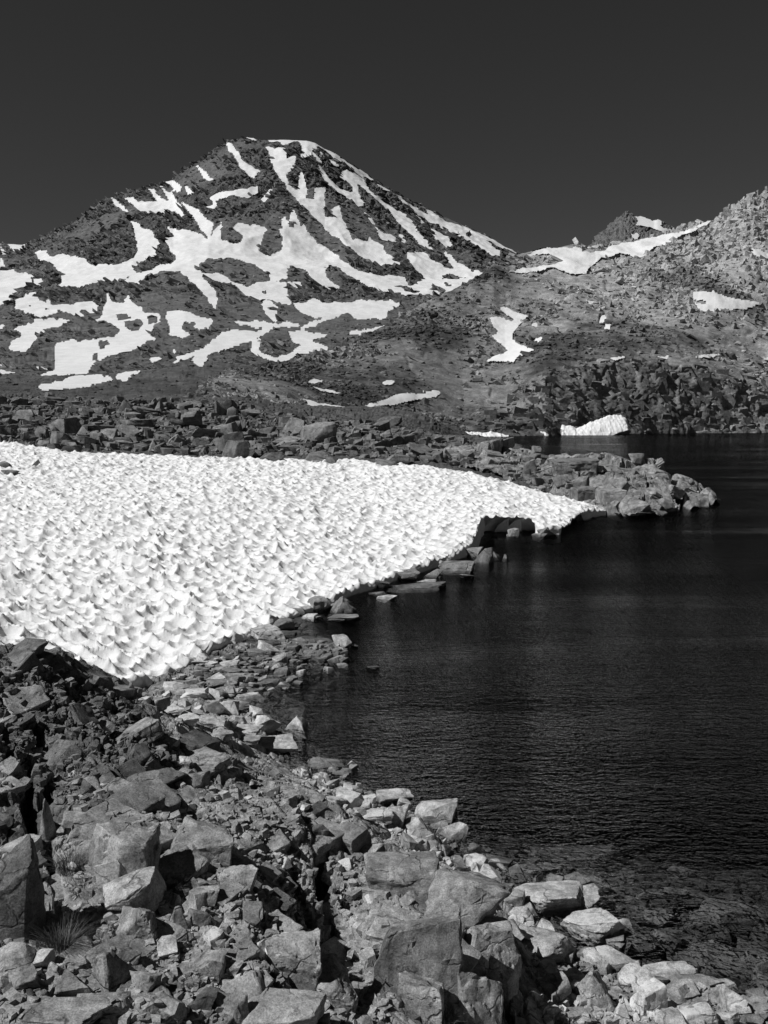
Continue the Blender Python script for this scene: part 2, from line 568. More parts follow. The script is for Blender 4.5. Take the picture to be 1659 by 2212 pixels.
MT_SNOW = [
    Z1((160, 560), (200, 560), (240, 590), (290, 575), (350, 588), (400, 612), (450, 605), (500, 612), (560, 590), (600, 560), (595, 500), (572, 425), (610, 455), (660, 470), (668, 505), (690, 525), (670, 560), (640, 575), (600, 595), (585, 625), (590, 655), (520, 690), (440, 690), (380, 710), (310, 712), (245, 705), (270, 685), (270, 650), (230, 620), (180, 610)),
    Z1((540, 690), (600, 650), (690, 620), (740, 640), (640, 665), (590, 700)),
    Z1((680, 640), (690, 605), (740, 615), (770, 590), (740, 555), (720, 510), (760, 500), (725, 455), (780, 462), (840, 470), (905, 500), (960, 435), (950, 480), (1000, 520), (1050, 530), (1110, 575), (1130, 560), (1120, 510), (1080, 470), (1030, 440), (1080, 450), (1145, 455), (1135, 500), (1125, 555), (1140, 575), (1190, 570), (1215, 530), (1215, 490), (1195, 470), (1260, 465), (1310, 450), (1370, 520), (1420, 540), (1470, 590), (1530, 640), (1600, 670), (1665, 685), (1665, 720), (1600, 710), (1530, 680), (1470, 640), (1420, 620), (1400, 640), (1420, 680), (1465, 700), (1465, 725), (1420, 720), (1370, 690), (1310, 640), (1260, 625), (1235, 650), (1240, 680), (1170, 690), (1160, 660), (1100, 615), (1040, 595), (970, 585), (900, 595), (860, 620), (870, 650), (880, 690), (920, 720), (940, 770), (930, 800), (900, 770), (860, 720), (820, 680), (780, 650), (720, 650)),
    Z1((1215, 480), (1225, 405), (1245, 450), (1262, 385), (1285, 430), (1300, 470)),
    Z1((870, 650), (930, 645), (970, 655), (1000, 690), (1060, 720), (1130, 700), (1170, 690), (1230, 700), (1240, 740), (1260, 790), (1200, 790), (1160, 770), (1110, 780), (1060, 750), (1000, 700), (930, 690)),
    Z1((1150, 775), (1200, 800), (1195, 870), (1160, 850), (1130, 790)),
    Z1((1270, 790), (1330, 780), (1360, 765), (1400, 785), (1460, 780), (1530, 765), (1665, 765), (1730, 770), (1700, 800), (1665, 840), (1600, 840), (1540, 845), (1500, 815), (1460, 840), (1400, 845), (1350, 850), (1310, 830)),
    Z1((1440, 838), (1470, 832), (1350, 885), (1290, 902), (1300, 888)),
    Z1((950, 920), (1010, 905), (1110, 910), (1170, 880), (1250, 870), (1300, 880), (1170, 895), (1110, 940), (1000, 970), (900, 1000), (870, 1060), (830, 1030), (860, 1000), (750, 1045), (770, 1015), (870, 980), (920, 950)),
    Z1((1090, 960), (1130, 945), (1110, 990), (1140, 1010), (1190, 1025), (1260, 1000), (1310, 960), (1270, 950), (1250, 910), (1330, 905), (1420, 910), (1340, 940), (1350, 955), (1420, 980), (1400, 1000), (1350, 1000), (1290, 1005), (1240, 1035), (1190, 1040), (1100, 1010), (1085, 990)),
    Z1((1490, 905), (1560, 900), (1665, 868), (1665, 905), (1580, 930), (1540, 910)),
    Z1((72, 778), (110, 755), (150, 738), (165, 770), (200, 785), (215, 765), (225, 790), (270, 785), (345, 775), (410, 763), (422, 790), (415, 822), (380, 830), (330, 835), (270, 818), (215, 832), (165, 852), (140, 830), (70, 815)),
    Z1((438, 850), (455, 800), (465, 738), (487, 775), (535, 780), (555, 748), (577, 790), (607, 800), (622, 825), (692, 828), (692, 865), (652, 905), (695, 935), (640, 940), (600, 968), (565, 985), (500, 1000), (440, 1000), (370, 1090), (240, 1060), (240, 960), (330, 955), (400, 935), (410, 860)),
    Z1((950, 505), (1030, 438), (1148, 452), (1125, 560), (1190, 575), (1240, 560), (1262, 627), (1100, 617), (1000, 592), (900, 592), (900, 510)),
    Z1((560, 640), (640, 660), (720, 645), (690, 600), (660, 610), (640, 650), (600, 640)),
    Z1((1000, 870), (1110, 865), (1200, 880), (1150, 892), (1040, 885)), Z1((640, 1020), (700, 1020), (660, 1035)), Z1((740, 985), (780, 980), (760, 992)),
    Z1((1240, 700), (1290, 700), (1310, 720), (1270, 715)),
    Z1((730, 810), (790, 815), (850, 845), (910, 850), (920, 870), (890, 900), (840, 895), (850, 870), (800, 860), (780, 900), (830, 920), (790, 930), (730, 920), (740, 890), (720, 850)),
    Z1((60, 890), (120, 880), (160, 860), (230, 850), (310, 855), (260, 880), (200, 890), (170, 920), (120, 980), (60, 985), (40, 970), (90, 930), (100, 905)),
    Z1((240, 960), (330, 950), (410, 930), (440, 960), (400, 980), (440, 1000), (500, 950), (560, 945), (580, 970), (520, 980), (470, 1010), (400, 1040), (370, 1090), (280, 1090), (170, 1095), (250, 1060), (240, 1030), (290, 1020), (250, 990)),
    Z1((165, 1140), (260, 1125), (320, 1100), (420, 1100), (490, 1110), (420, 1130), (330, 1145), (250, 1150), (180, 1155)),
    Z1((500, 1105), (540, 1085), (610, 1075), (590, 1095), (540, 1115)),
    Z1((-200, 640), (0, 650), (50, 650), (120, 655), (150, 665), (130, 700), (90, 720), (60, 750), (30, 790), (-60, 800), (-200, 760)),
    Z1((150, 685), (205, 690), (150, 702)),
    Z1((-60, 520), (0, 517), (60, 522), (125, 512), (110, 550), (60, 555), (30, 528), (0, 535), (-60, 540)),
    Z1((0, 540), (45, 575), (20, 572)), Z1((10, 600), (25, 640), (-20, 640)),
    Z1((-20, 1055), (60, 1055), (30, 1065), (-20, 1066)), Z1((-20, 1075), (70, 1080), (30, 1088), (-20, 1088)), Z1((155, 1058), (220, 1065), (170, 1068)),
    Z1((0, 880), (20, 880), (0, 895)),
    # chutes of the left shoulder
    Z1((480, 320), (520, 350), (560, 395), (540, 390), (510, 365)),
    Z1((540, 325), (578, 320), (600, 350), (635, 340), (690, 340), (640, 285), (662, 285), (700, 328), (735, 335), (705, 288), (742, 300), (780, 350), (805, 415), (760, 378), (700, 377), (680, 392), (610, 385), (580, 358)),
    Z1((710, 255), (750, 250), (790, 275), (795, 295), (770, 300), (740, 290), (760, 285)),
    Z1((785, 330), (830, 365), (860, 380), (890, 420), (920, 440), (905, 495), (870, 455), (840, 410)),
    Z1((810, 280), (840, 300), (835, 312), (813, 307)),
    Z1((855, 183), (888, 210), (924, 250), (912, 260), (880, 228)),
    Z1((975, 78), (1003, 95), (1045, 155), (1028, 158), (998, 115)),
    Z1((1018, 148), (1060, 178), (1100, 205), (1122, 210), (1095, 242), (1060, 222), (1038, 192)),
    Z1((888, 372), (930, 355), (905, 330), (960, 310), (1020, 300), (1080, 290), (1112, 283), (1112, 302), (1070, 327), (1000, 325), (950, 337), (930, 377)),
    Z1((1128, 332), (1170, 293), (1182, 312), (1140, 348)),
    Z1((1058, 56), (1092, 58), (1110, 74), (1085, 74)),
    # right hand couloirs
    Z8((245, 15), (300, 15), (390, 15), (470, 20), (525, 40), (575, 80), (645, 128), (705, 168), (765, 200), (815, 240), (775, 237), (700, 190), (640, 150), (560, 95), (530, 68), (485, 72), (480, 88), (440, 137), (418, 132), (430, 60), (415, 32), (370, 30), (320, 57), (310, 37), (250, 37)),
    Z8((228, 68), (280, 90), (330, 80), (340, 105), (335, 135), (390, 132), (375, 187), (345, 212), (340, 260), (370, 290), (408, 303), (412, 208), (432, 240), (448, 290), (457, 330), (442, 352), (490, 362), (498, 310), (547, 293), (535, 332), (545, 390), (555, 460), (600, 470), (588, 420), (622, 398), (642, 470), (680, 540), (700, 580), (790, 590), (800, 570), (850, 600), (880, 640), (920, 670), (1000, 722), (960, 724), (900, 712), (850, 722), (780, 692), (700, 642), (640, 592), (580, 552), (530, 502), (470, 442), (410, 382), (370, 332), (340, 290), (300, 240), (270, 190), (258, 130)),
    Z8((470, 82), (500, 120), (530, 170), (560, 220), (600, 250), (640, 288), (700, 318), (742, 348), (757, 402), (720, 392), (680, 352), (620, 312), (570, 272), (540, 222), (508, 160)),
    Z8((620, 215), (680, 203), (750, 233), (780, 298), (800, 328), (850, 368), (900, 398), (960, 438), (1000, 458), (1040, 498), (1052, 538), (1092, 578), (1152, 632), (1120, 627), (1060, 592), (1020, 552), (970, 502), (920, 442), (860, 392), (800, 342), (760, 292), (720, 262), (742, 340), (700, 330), (710, 272), (670, 245)),
    Z8((518, 92), (560, 123), (605, 160), (625, 172), (590, 170), (553, 144)),
    Z8((1048, 436), (1092, 468), (1132, 508), (1162, 543), (1222, 568), (1252, 627), (1220, 622), (1170, 582), (1120, 534), (1078, 484)),
    Z8((918, 318), (972, 358), (1022, 398), (1082, 428), (1122, 448), (1110, 408), (1152, 428), (1202, 468), (1252, 488), (1302, 508), (1342, 543), (1402, 558), (1442, 598), (1502, 648), (1512, 682), (1460, 664), (1400, 614), (1340, 584), (1290, 564), (1240, 534), (1180, 486), (1130, 466), (1060, 436), (980, 390), (938, 344)),
    Z8((1298, 497), (1352, 518), (1422, 558), (1482, 588), (1532, 608), (1582, 638), (1650, 655), (1590, 660), (1520, 635), (1450, 595), (1390, 565), (1338, 534)),
    Z8((833, 268), (882, 288), (904, 310), (890, 319), (848, 294)),
    Z8((758, 432), (825, 495), (818, 500), (764, 447)),
    Z8((828, 518), (862, 543), (942, 558), (937, 597), (880, 593), (848, 563)),
    Z8((958, 545), (975, 550), (1000, 570), (985, 580)),
    Z8((1000, 653), (1062, 660), (1040, 638), (1102, 648), (1142, 678), (1202, 718), (1262, 738), (1332, 753), (1420, 763), (1420, 777), (1200, 787), (1100, 782), (1060, 762), (1018, 702)),
    Z8((1208, 653), (1262, 688), (1302, 718), (1352, 748), (1420, 763), (1340, 765), (1280, 745), (1238, 702)),
    Z8((800, 770), (830, 790), (900, 785), (960, 785), (1000, 800), (1090, 800), (1100, 780), (1200, 790), (1290, 785), (1420, 783), (1400, 815), (1330, 850), (1230, 880), (1140, 890), (1060, 885), (990, 885), (920, 875), (870, 860), (810, 840), (760, 800))]
MT_ROCK = [
    Z1((250, 925), (300, 880), (400, 862), (470, 858), (530, 905), (490, 930), (430, 940), (330, 952)), Z1((1140, 468), (1200, 466), (1222, 500), (1212, 560), (1170, 577), (1130, 565), (1124, 520)), Z1((1070, 770), (1100, 760), (1140, 800), (1120, 850), (1070, 830)), Z1((1120, 735), (1150, 730), (1150, 755)), Z1((1200, 790), (1260, 795), (1300, 850), (1230, 860), (1190, 840)),
    Z1((950, 460), (1000, 450), (1050, 490), (1050, 522), (1000, 527), (955, 507)),
    Z1((595, 600), (650, 562), (685, 585), (685, 615), (640, 645), (590, 655), (575, 635)),
    Z1((500, 828), (548, 822), (570, 848), (510, 855)), Z1((535, 858), (605, 848), (625, 880), (590, 912), (540, 895)), Z1((635, 840), (680, 835), (690, 865), (640, 880)),
    Z1((660, 890), (700, 870), (725, 900), (680, 940), (650, 920)),
    Z1((110, 795), (150, 795), (140, 808)), Z1((190, 810), (230, 808), (205, 822)),
    Z1((420, 950), (470, 940), (480, 960), (430, 978)), Z1((400, 985), (425, 985), (430, 1035), (395, 1030)),
    Z8((960, 848), (1000, 845), (1090, 870), (1040, 880)), Z8((980, 788), (1020, 782), (1095, 800), (1060, 832), (1010, 832)),
    Z8((1130, 840), (1200, 850), (1235, 872), (1170, 867)), Z8((1200, 815), (1265, 850), (1222, 848)), Z8((1190, 765), (1260, 760), (1340, 775), (1200, 790)),
    Z8((335, 120), (360, 120), (350, 145)), Z8((345, 490), (385, 490), (385, 525), (350, 520)), Z8((540, 395), (590, 395), (585, 470), (545, 465)), Z8((445, 320), (480, 325), (475, 355), (440, 355)),
    Z8((1255, 540), (1290, 545), (1300, 560), (1265, 560)), Z8((1330, 545), (1360, 555), (1345, 575), (1320, 565))]


def snow_mask(P, polys, holes, amp, frq, seed):
    u, v = to_uv(P)
    q = np.stack([u, v], -1)
    qr = np.stack([(u * .8 + v * .6) / 1.9, -u * .6 + v * .8], -1)
    du = amp * fbm(q / frq, seed, 3, 0.65); dv = amp * fbm(q / frq, seed + 5, 3, 0.65)
    fr_ = .55 * amp * fbm(qr / (frq * .28), seed + 9, 2, .6); du = du + fr_ * .7; dv = dv + fr_
    # melt edges run with the fall of the slope
    uu, vv = u + du, v + dv * 1.1
    M = np.zeros(u.shape, bool)
    for p in polys: M |= in_poly(uu, vv, p)
    for p in holes: M &= ~in_poly(uu, vv, p)
    return M, u, v


mt_mask, mtu, mtv = snow_mask(MT, MT_SNOW, MT_ROCK, 5.0, 16.0, 3)
mt_mask[mt_top_row + 6:] = False
_q = np.stack([mtu, mtv], -1)
mt_mask &= ~(fbm(_q / 5.0, 77, 2) > 0.55 + 0.5 * (blur(mt_mask, 6) - 0.5))           # stones melting through near the edges
_s = fbm(_q / 9.0, 78, 3)
_e = .8 * blur(mt_mask, 1) + .2 * blur(mt_mask, 6)
mt_mask = (_e + .62 * fbm(np.stack([(_q[..., 0] * .8 + _q[..., 1] * .6) / 8, (-_q[..., 0] * .6 + _q[..., 1] * .8) / 3.6], -1), 88, 4, .75) * sstep(0, .25, _e)) > .31
mt_mask[mt_top_row + 6:] = False
mt_soft = blur(mt_mask, 3)
mt_n = grid_normals(MT)
if (mt_n[..., 1].mean() > 0): mt_n = -mt_n
# strata dip down to the right across the face
ca, sa = math.cos(-0.62), math.sin(-0.62)
W = MT.copy()
X = W[..., 0] * ca - W[..., 2] * sa
Zr = W[..., 0] * sa + W[..., 2] * ca
W = W + np.stack([fbm(MT / 70.0, 301 + k, 3) for k in range(3)], -1) * 14
X = W[..., 0] * ca - W[..., 2] * sa
Zr = W[..., 0] * sa + W[..., 2] * ca
Q = np.stack([X / 36, W[..., 1] / 30, Zr / 10], -1)
Qb = np.stack([X / 16, W[..., 1] / 14, Zr / 3.6], -1)
talus = sstep(-0.05, 0.25, fbm(MT / 260.0, 19, 3) - 0.0)                                # smooth scree between the ribs
talus = np.maximum(talus, 0.55 * sstep(600, 700, mtv))
crag = (1 - 0.88 * talus)
crag = np.maximum(crag, sstep(40, 0, np.abs(mtv - np.interp(mtu, [p[0] for p in MT_TOP], [p[1] for p in MT_TOP]) - 8)) * (mtu < 480) * 0.95)
dist_k = np.clip(np.linalg.norm(MT, axis=-1) / 1700.0, 0.13, 1.2)
h_rock = (3.4 * facets(Q, 5, 0.9, 1.0, 0.6, 0.10) + 2.1 * facets(Qb, 6, 0.9, 1.0, 0.6, 0.16)) * crag
h_rock += .8 * facets(Qb * 2.1 + 3, 8, 0.9, 1.0, 0.5, 0.2) * (0.15 + 0.85 * crag)
h_rock = blur(h_rock, 1) * dist_k * 1.6
h_low = 9 * fbm(MT / np.array([120.0, 160, 160]), 9, 4, ridged=True) * dist_k
rib = 1.2 * (1 - mt_soft) * dist_k
edge_fade = np.ones(MT.shape[0])[:, None]
top_fade = np.interp(np.arange(MT.shape[0]), [0, mt_top_row - 25, mt_top_row, MT.shape[0]], [1, 1, 0.25, 1])[:, None]
top_rough = np.maximum(top_fade, np.where(mtu < 500, .95, .55))
P_rock = MT + mt_n * ((h_low + rib) * top_fade + h_rock * (1 - 0.95 * sstep(0.05, 0.6, mt_soft)) * top_rough - 0.8 * mt_soft * dist_k)[..., None]
tone_mt = 0.094 + .07 * fbm(Qb * .8, 43, 2) * crag + 0.03 * fbm(MT / 90.0, 41, 3) + 0.022 * talus - .02 * sstep(770, 840, mtv)
F = grid_faces(*MT.shape[:2])
mountain = mesh_from('mountain', P_rock.reshape(-1, 3), F.reshape(-1, 4), M_MOUNT, False, {'tone': tone_mt})
tag(mountain, 'big dark rocky peak streaked with snow behind the lake', None, kind='structure')
run = 0.5 * fbm(np.stack([MT[..., 0] / 9.0, MT[..., 2] / 45.0 + MT[..., 1] / 60], -1), 51, 3)
P_snow = MT + mt_n * (h_low * top_fade + (0.9 + run) * dist_k)[..., None]
fm = (mt_mask[:-1, :-1].astype(int) + mt_mask[1:, :-1] + mt_mask[:-1, 1:] + mt_mask[1:, 1:]) >= 2
mountain_snow = sub_mesh('mountain_snow', P_snow, F[fm], M_FARSNOW, True)
tag(mountain_snow, 'branching white snowfields and couloirs on the big dark peak', None, kind='stuff')

# ================================================================== THE SMALL FAR PEAK
pk_u = np.linspace(1200, 1560, 170)
PK_TOP = [(1200, 560), (1262, 545), (1275, 528), (1284, 514), (1292, 506), (1300, 500), (1310, 490), (1320, 482), (1330, 471), (1338, 466), (1345, 457), (1352, 454), (1358, 456), (1368, 461), (1380, 466), (1398, 471), (1412, 475), (1420, 474), (1428, 476), (1440, 482), (1455, 492), (1480, 505), (1520, 520), (1560, 540)]
pk_rows = [[(u, 600, 1180) for u in (1200, 1560)], [(u, v, 1500) for u, v in PK_TOP], [(u, v + 90, 1760) for u, v in PK_TOP]]
PK = layer(pk_u, pk_rows, [90, 20])
pk_n = grid_normals(PK); pk_n = -pk_n if pk_n[..., 1].mean() > 0 else pk_n
pkm, pku, pkv = snow_mask(PK, [Z2((1080, 290), (1110, 292), (1160, 312), (1200, 338), (1262, 352), (1200, 356), (1140, 335), (1085, 328), (1097, 310)), Z2((1068, 370), (1097, 362), (1092, 387), (1073, 387)), Z2((1155, 308), (1192, 308), (1200, 330), (1180, 326))], [], 4, 12, 9)
pkm[91:] = False
Q = PK / np.array([12.0, 22, 9])
PKr = PK + pk_n * ((4.0 * facets(Q, 15, 0.9, 1, 0.7, 0.18) + 1.8 * facets(Q * 2.4, 16, 0.9, 1, 0.6, 0.2)) * (1 - 0.9 * blur(pkm, 2)))[..., None]
F = grid_faces(*PK.shape[:2])
tag(mesh_from('distant_peak', PKr.reshape(-1, 3), F.reshape(-1, 4), M_HILL, False, {'tone': 0.13 + 0.03 * fbm(PK / 60.0, 3, 3)}),
    'small pointed rocky peak far behind the snowy saddle', kind='structure')
fm = (pkm[:-1, :-1].astype(int) + pkm[1:, :-1] + pkm[:-1, 1:] + pkm[1:, 1:]) >= 2
tag(sub_mesh('peak_snow', PK + pk_n * 1.6, F[fm], M_FARSNOW, True), 'white snow streak on the right flank of the small pointed peak', kind='stuff')

# ================================================================== HILL ON THE RIGHT, CLIFFS ON THE LAKE
HT = [(360, 882, 190), (380, 874, 205), (430, 852, 250), (470, 820, 310), (500, 797, 340), (560, 790, 360), (640, 785, 390), (720, 755, 420), (800, 718, 470), (850, 690, 495), (900, 662, 520), (950, 637, 545), (1000, 613, 570), (1050, 588, 600), (1066, 572, 615), (1080, 562, 640), (1100, 556, 660),
      (1125, 548, 680), (1160, 542, 700), (1200, 537, 720), (1240, 529, 740), (1285, 531, 760), (1340, 523, 780), (1420, 512, 800), (1455, 500, 815), (1480, 494, 820), (1490, 485, 822), (1520, 480, 826), (1540, 476, 830), (1555, 468, 835), (1570, 458, 840), (1585, 446, 845), (1600, 435, 850), (1616, 424, 856), (1630, 419, 860), (1645, 422, 865), (1659, 421, 870), (1720, 400, 890), (1800, 385, 910), (2000, 340, 960)]
hl_u = np.linspace(355, 1960, 780)
hl_rows = [
    None,
    [(360, 900, 140), (380, 897, 150), (500, 893, 190), (600, 892, 205), (700, 899, 235), (800, 903, 265), (900, 921, 295), (1000, 952, 326), (1090, 950, 332), (1180, 947, 345), (1250, 946, 370), (1350, 944, 400), (1500, 941, 420), (1659, 938, 440), (2000, 936, 480)],
    [(360, 890, 155), (380, 886, 165), (500, 850, 240), (600, 850, 260), (700, 869, 290), (800, 872, 320), (900, 884, 345), (1000, 900, 362), (1090, 862, 380), (1180, 804, 388), (1330, 776, 418), (1430, 782, 428), (1530, 800, 440), (1659, 846, 455), (1750, 850, 465), (2000, 860, 500)],
    [(360, 884, 180), (380, 878, 190), (500, 815, 300), (600, 815, 325), (700, 805, 370), (800, 780, 400), (900, 755, 430), (1000, 735, 460), (1090, 720, 480), (1180, 700, 500), (1330, 690, 530), (1530, 690, 560), (1659, 700, 600), (2000, 690, 660)],
    HT,
    [(u, v + 14, d + 60) for u, v, d in HT],
    [(u, v + 190, d + 300) for u, v, d in HT]]
hl_rows[0] = [(u, v + 55, d - 5) for u, v, d in hl_rows[1]]                  # the foot goes down into the ground
HL_CNT = [6, 110, 70, 120, 6, 8]
hl_top = 306
HL = smooth_rows(layer(hl_u, hl_rows, HL_CNT), 4, hl_top)
HL_PATCH = [  # polygon(s), label, group
    ([Z2((610, 455), (650, 440), (740, 432), (850, 430), (850, 450), (950, 445), (1000, 415), (1130, 390), (1200, 375), (1280, 365), (1340, 340), (1418, 303), (1402, 322), (1340, 352), (1280, 377), (1230, 402), (1150, 442), (1110, 472), (1080, 472), (1060, 460), (1010, 455), (950, 472), (900, 492), (870, 542), (830, 542), (780, 532), (740, 512), (640, 522), (535, 527), (580, 515), (660, 505), (740, 500), (760, 480), (720, 455), (680, 450))], 'long white snow sheet draped along the crest of the right hill', None),
    ([Z2((495, 683), (530, 685), (570, 705), (628, 714), (590, 750), (562, 790), (552, 830), (582, 855), (655, 880), (590, 902), (560, 922), (437, 912), (480, 895), (540, 880), (500, 850), (463, 820), (490, 800), (463, 760), (457, 728), (510, 728), (550, 745), (560, 730), (530, 720))], 'zigzag white snow patch midway up the right hill', None),
    ([Z2((1333, 623), (1420, 623), (1470, 640), (1540, 655), (1625, 665), (1560, 687), (1480, 692), (1400, 692), (1358, 680), (1343, 655), (1400, 662), (1392, 650), (1340, 640))], 'wedge of white snow on the ledge high on the right hill', None),
    ([Z2((1575, 418), (1620, 428), (1680, 445), (1700, 475), (1610, 452))], 'snow strip below the highest rocks of the right hill', None),
    ([Z2((866, 663), (914, 663), (890, 683))], 'tiny snow fleck in the hollow above the dark cliffs', None),
    ([Z2((928, 733), (952, 717), (958, 740), (933, 755))], 'small snow fleck on the right hill, upper of a stacked two', None),
    ([Z2((958, 762), (978, 758), (972, 787), (953, 787))], 'small snow fleck on the right hill, lower of a stacked two', None),
    ([Z2((642, 743), (662, 743), (657, 770), (638, 762))], 'small snow fleck just right of the zigzag snow patch', None),
    ([Z2((648, 842), (693, 828), (672, 850))], 'thin snow fleck beside the lower end of the zigzag patch', None),
    ([Z2((972, 893), (1045, 886), (1000, 903))], 'thin snow dash on the ledge above the dark cliffs', None),
    ([Z2((1172, 888), (1235, 883), (1222, 900))], 'short snow dash on the ledge above the right cliffs', None),
    ([Z2((1338, 893), (1455, 882), (1420, 898))], 'long thin snow dash on the ledge above the right cliffs', None),
    ([Z2((1628, 895), (1700, 888), (1700, 905))], 'snow dash on the ledge at the right edge of the hill', None),
    ([Z4((495, 160), (530, 160), (600, 185), (680, 195), (740, 205), (800, 215), (845, 235), (845, 262), (700, 262), (575, 250), (560, 220), (510, 190))], 'pocked snow patch in the gravel hollow behind the boulder field', None),
    ([Z4((930, 215), (990, 185), (1060, 165), (1110, 140), (1150, 125), (1280, 125), (1400, 130), (1450, 118), (1390, 147), (1250, 167), (1130, 192), (1050, 197), (1000, 217), (960, 227))], 'long curved snow tongue below the gravel mound', None),
    ([Z4((1300, 108), (1400, 113), (1440, 122), (1350, 127))], 'thin snow strip above the tip of the curved snow tongue', None),
    ([Z4((570, 90), (640, 103), (700, 110), (775, 135), (700, 130), (640, 117))], 'narrow slanting snow streak on the dark gravel slope', None),
    ([Z4((548, 50), (580, 40), (642, 43), (642, 57), (580, 60))], 'small snow patch at the top of the gravel slope', None),
    ([Z4((1042, 50), (1080, 41), (1127, 43), (1112, 64), (1070, 62))], 'small snow patch beneath the foot of the right hill slabs', None),
    ([Z4((105, 160), (160, 173), (240, 215), (180, 243), (150, 207), (90, 187))], 'snow patch tucked behind the biggest dark boulders', None),
]
hu, hv = to_uv(HL)
allp = [p for ps, _, _ in HL_PATCH for p in ps]
hmask_all, _, _ = snow_mask(HL, allp, [], 3.5, 12.0, 13)
hmask_all[hl_top + 3:] = False
hsoft = blur(hmask_all, 2)
hl_n = grid_normals(HL); hl_n = -hl_n if hl_n[..., 1].mean() > 0 else hl_n
cliff = sstep(960, 1260, hu + 60 * fbm(HL / 25.0, 58, 3)) * sstep(np.interp(hu, [1000, 1090, 1180, 1330, 1530, 1659, 1960], [900, 862, 804, 776, 800, 846, 860]) - 25, np.interp(hu, [1000, 1090, 1180, 1330, 1530, 1659, 1960], [900, 862, 804, 776, 800, 846, 860]) + 15, hv)
gravel = sstep(-0.02, 0.2, fbm(HL / np.array([70.0, 110, 60]), 29, 3) + 0.25 * sstep(980, 800, hu) - 0.12) * (1 - cliff)
gravel = np.maximum(gravel, sstep(60, 15, np.hypot((hu - 1060) / 3.4, hv - 925)) * 0.9)
gravel = np.maximum(gravel, sstep(90, 30, np.hypot((hu - 800) / 2.2, hv - 850)) * 0.9)
slab = sstep(0.0, 0.3, fbm(HL / np.array([60.0, 60, 30]), 35, 3)) * (1 - cliff)
dk = np.clip(np.linalg.norm(HL, axis=-1) / 600.0, 0.35, 1.5)
warp = np.stack([fbm(HL / 30.0, 61 + k, 2) for k in range(3)], -1) * 5
HQ = HL + warp
ca, sa = math.cos(0.45), math.sin(0.45)
QX = HQ[..., 0] * ca - HQ[..., 2] * sa; QZ = HQ[..., 0] * sa + HQ[..., 2] * ca
Qg = np.stack([QX / 17, HQ[..., 1] / 22, QZ / 9.0], -1)                                 # slabby blocks
Qc = np.stack([HQ[..., 0] / 6.0, HQ[..., 1] / 8.0, (HQ[..., 2] + .4 * HQ[..., 0]) / 9.0], -1)              # upright joints of the cliffs
lump = fbm(HL / np.array([50.0, 70, 40]), 68, 3)
rubbly = sstep(.05, .3, lump) * (1 - cliff)                                             # block fields between the slabs
hA = 2.3 * facets(Qg * .62, 71, 1.0, 1.0, 0.45, 0.07) + (.9 + .7 * rubbly) * facets(Qg * 1.7 + 5, 72, 1.0, 1.0, 0.6, 0.12) * (.45 + .55 * rubbly)
hA += 0.9 * fbm(HL / 4.0, 74, 3, .6) * (.4 + rubbly)
tz = HL[..., 2] / 15.0 + .035 * HL[..., 0] + 1.6 * fbm(HL / 45.0, 69, 3)                # ledges: steep risers, gentle treads
tz = tz - np.floor(tz)
hC = 2.4 * facets(Qc * .6, 73, .8, 1.0, 0.7, 0.06) + .7 * facets(Qc * 2.0 + 3, 75, 1.0, 1.0, 0.6, 0.12) + .5 * facets(Qc * 4.6, 65, 1, 1, .5, .2)
hG = 0.25 * facets(HL / 3.2, 76, 1.0, 1.4, 0.3, 0.2) + 0.8 * (facets(HL / 5.5, 77, 1.0, 1.6, 0, 0.2) > 0.85)
h = (hA * (1 - gravel) * (1 - cliff) + hC * cliff + hG * gravel) * dk
h = blur(h, 2)
lowf = 5.0 * fbm(HL / np.array([45.0, 60, 40]), 78, 4) * dk * (1 - cliff * 0.5)
tf = np.interp(np.arange(HL.shape[0]), [0, hl_top - 14, hl_top, HL.shape[0]], [1, 1, 0.35, 1])[:, None]
HLr = HL + hl_n * ((h * (1 - 0.95 * sstep(0.1, 0.6, hsoft)) + lowf) * tf - 0.35 * hsoft)[..., None]
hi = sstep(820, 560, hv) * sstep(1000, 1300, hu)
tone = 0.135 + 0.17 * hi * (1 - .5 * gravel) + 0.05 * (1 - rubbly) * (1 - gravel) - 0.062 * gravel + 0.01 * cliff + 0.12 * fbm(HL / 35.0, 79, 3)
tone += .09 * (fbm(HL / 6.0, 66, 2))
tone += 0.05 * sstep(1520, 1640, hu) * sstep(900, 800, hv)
F = grid_faces(*HL.shape[:2])
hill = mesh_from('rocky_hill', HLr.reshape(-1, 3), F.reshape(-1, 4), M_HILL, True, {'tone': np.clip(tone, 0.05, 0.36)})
tag(hill, 'grey slabby hillside with dark cliffs standing in the lake', kind='structure')
cup = 0.30 * (worley(HL / 2.2, 80)[0] ** 1.5)
HS = HL + hl_n * ((0.5 + cup) * dk + lowf * tf)[..., None]
_q2 = np.stack([hu, hv], -1)
_du = 3.5 * fbm(_q2 / 12.0, 13, 3, 0.65); _dv = 3.5 * fbm(_q2 / 12.0, 18, 3, 0.65) * 1.1
for ps, lab, grp in HL_PATCH:
    M = np.zeros(hu.shape, bool)
    for p in ps: M |= in_poly(hu + _du, hv + _dv, p)
    M[hl_top + 3:] = False
    fm = (M[:-1, :-1].astype(int) + M[1:, :-1] + M[:-1, 1:] + M[1:, 1:]) >= 2
    if fm.sum() < 2:
        continue
    tag(sub_mesh('snow_patch', HS, F[fm], M_PATCH, True), lab, 'snow patch', 'snow patches left on the rocky slopes')


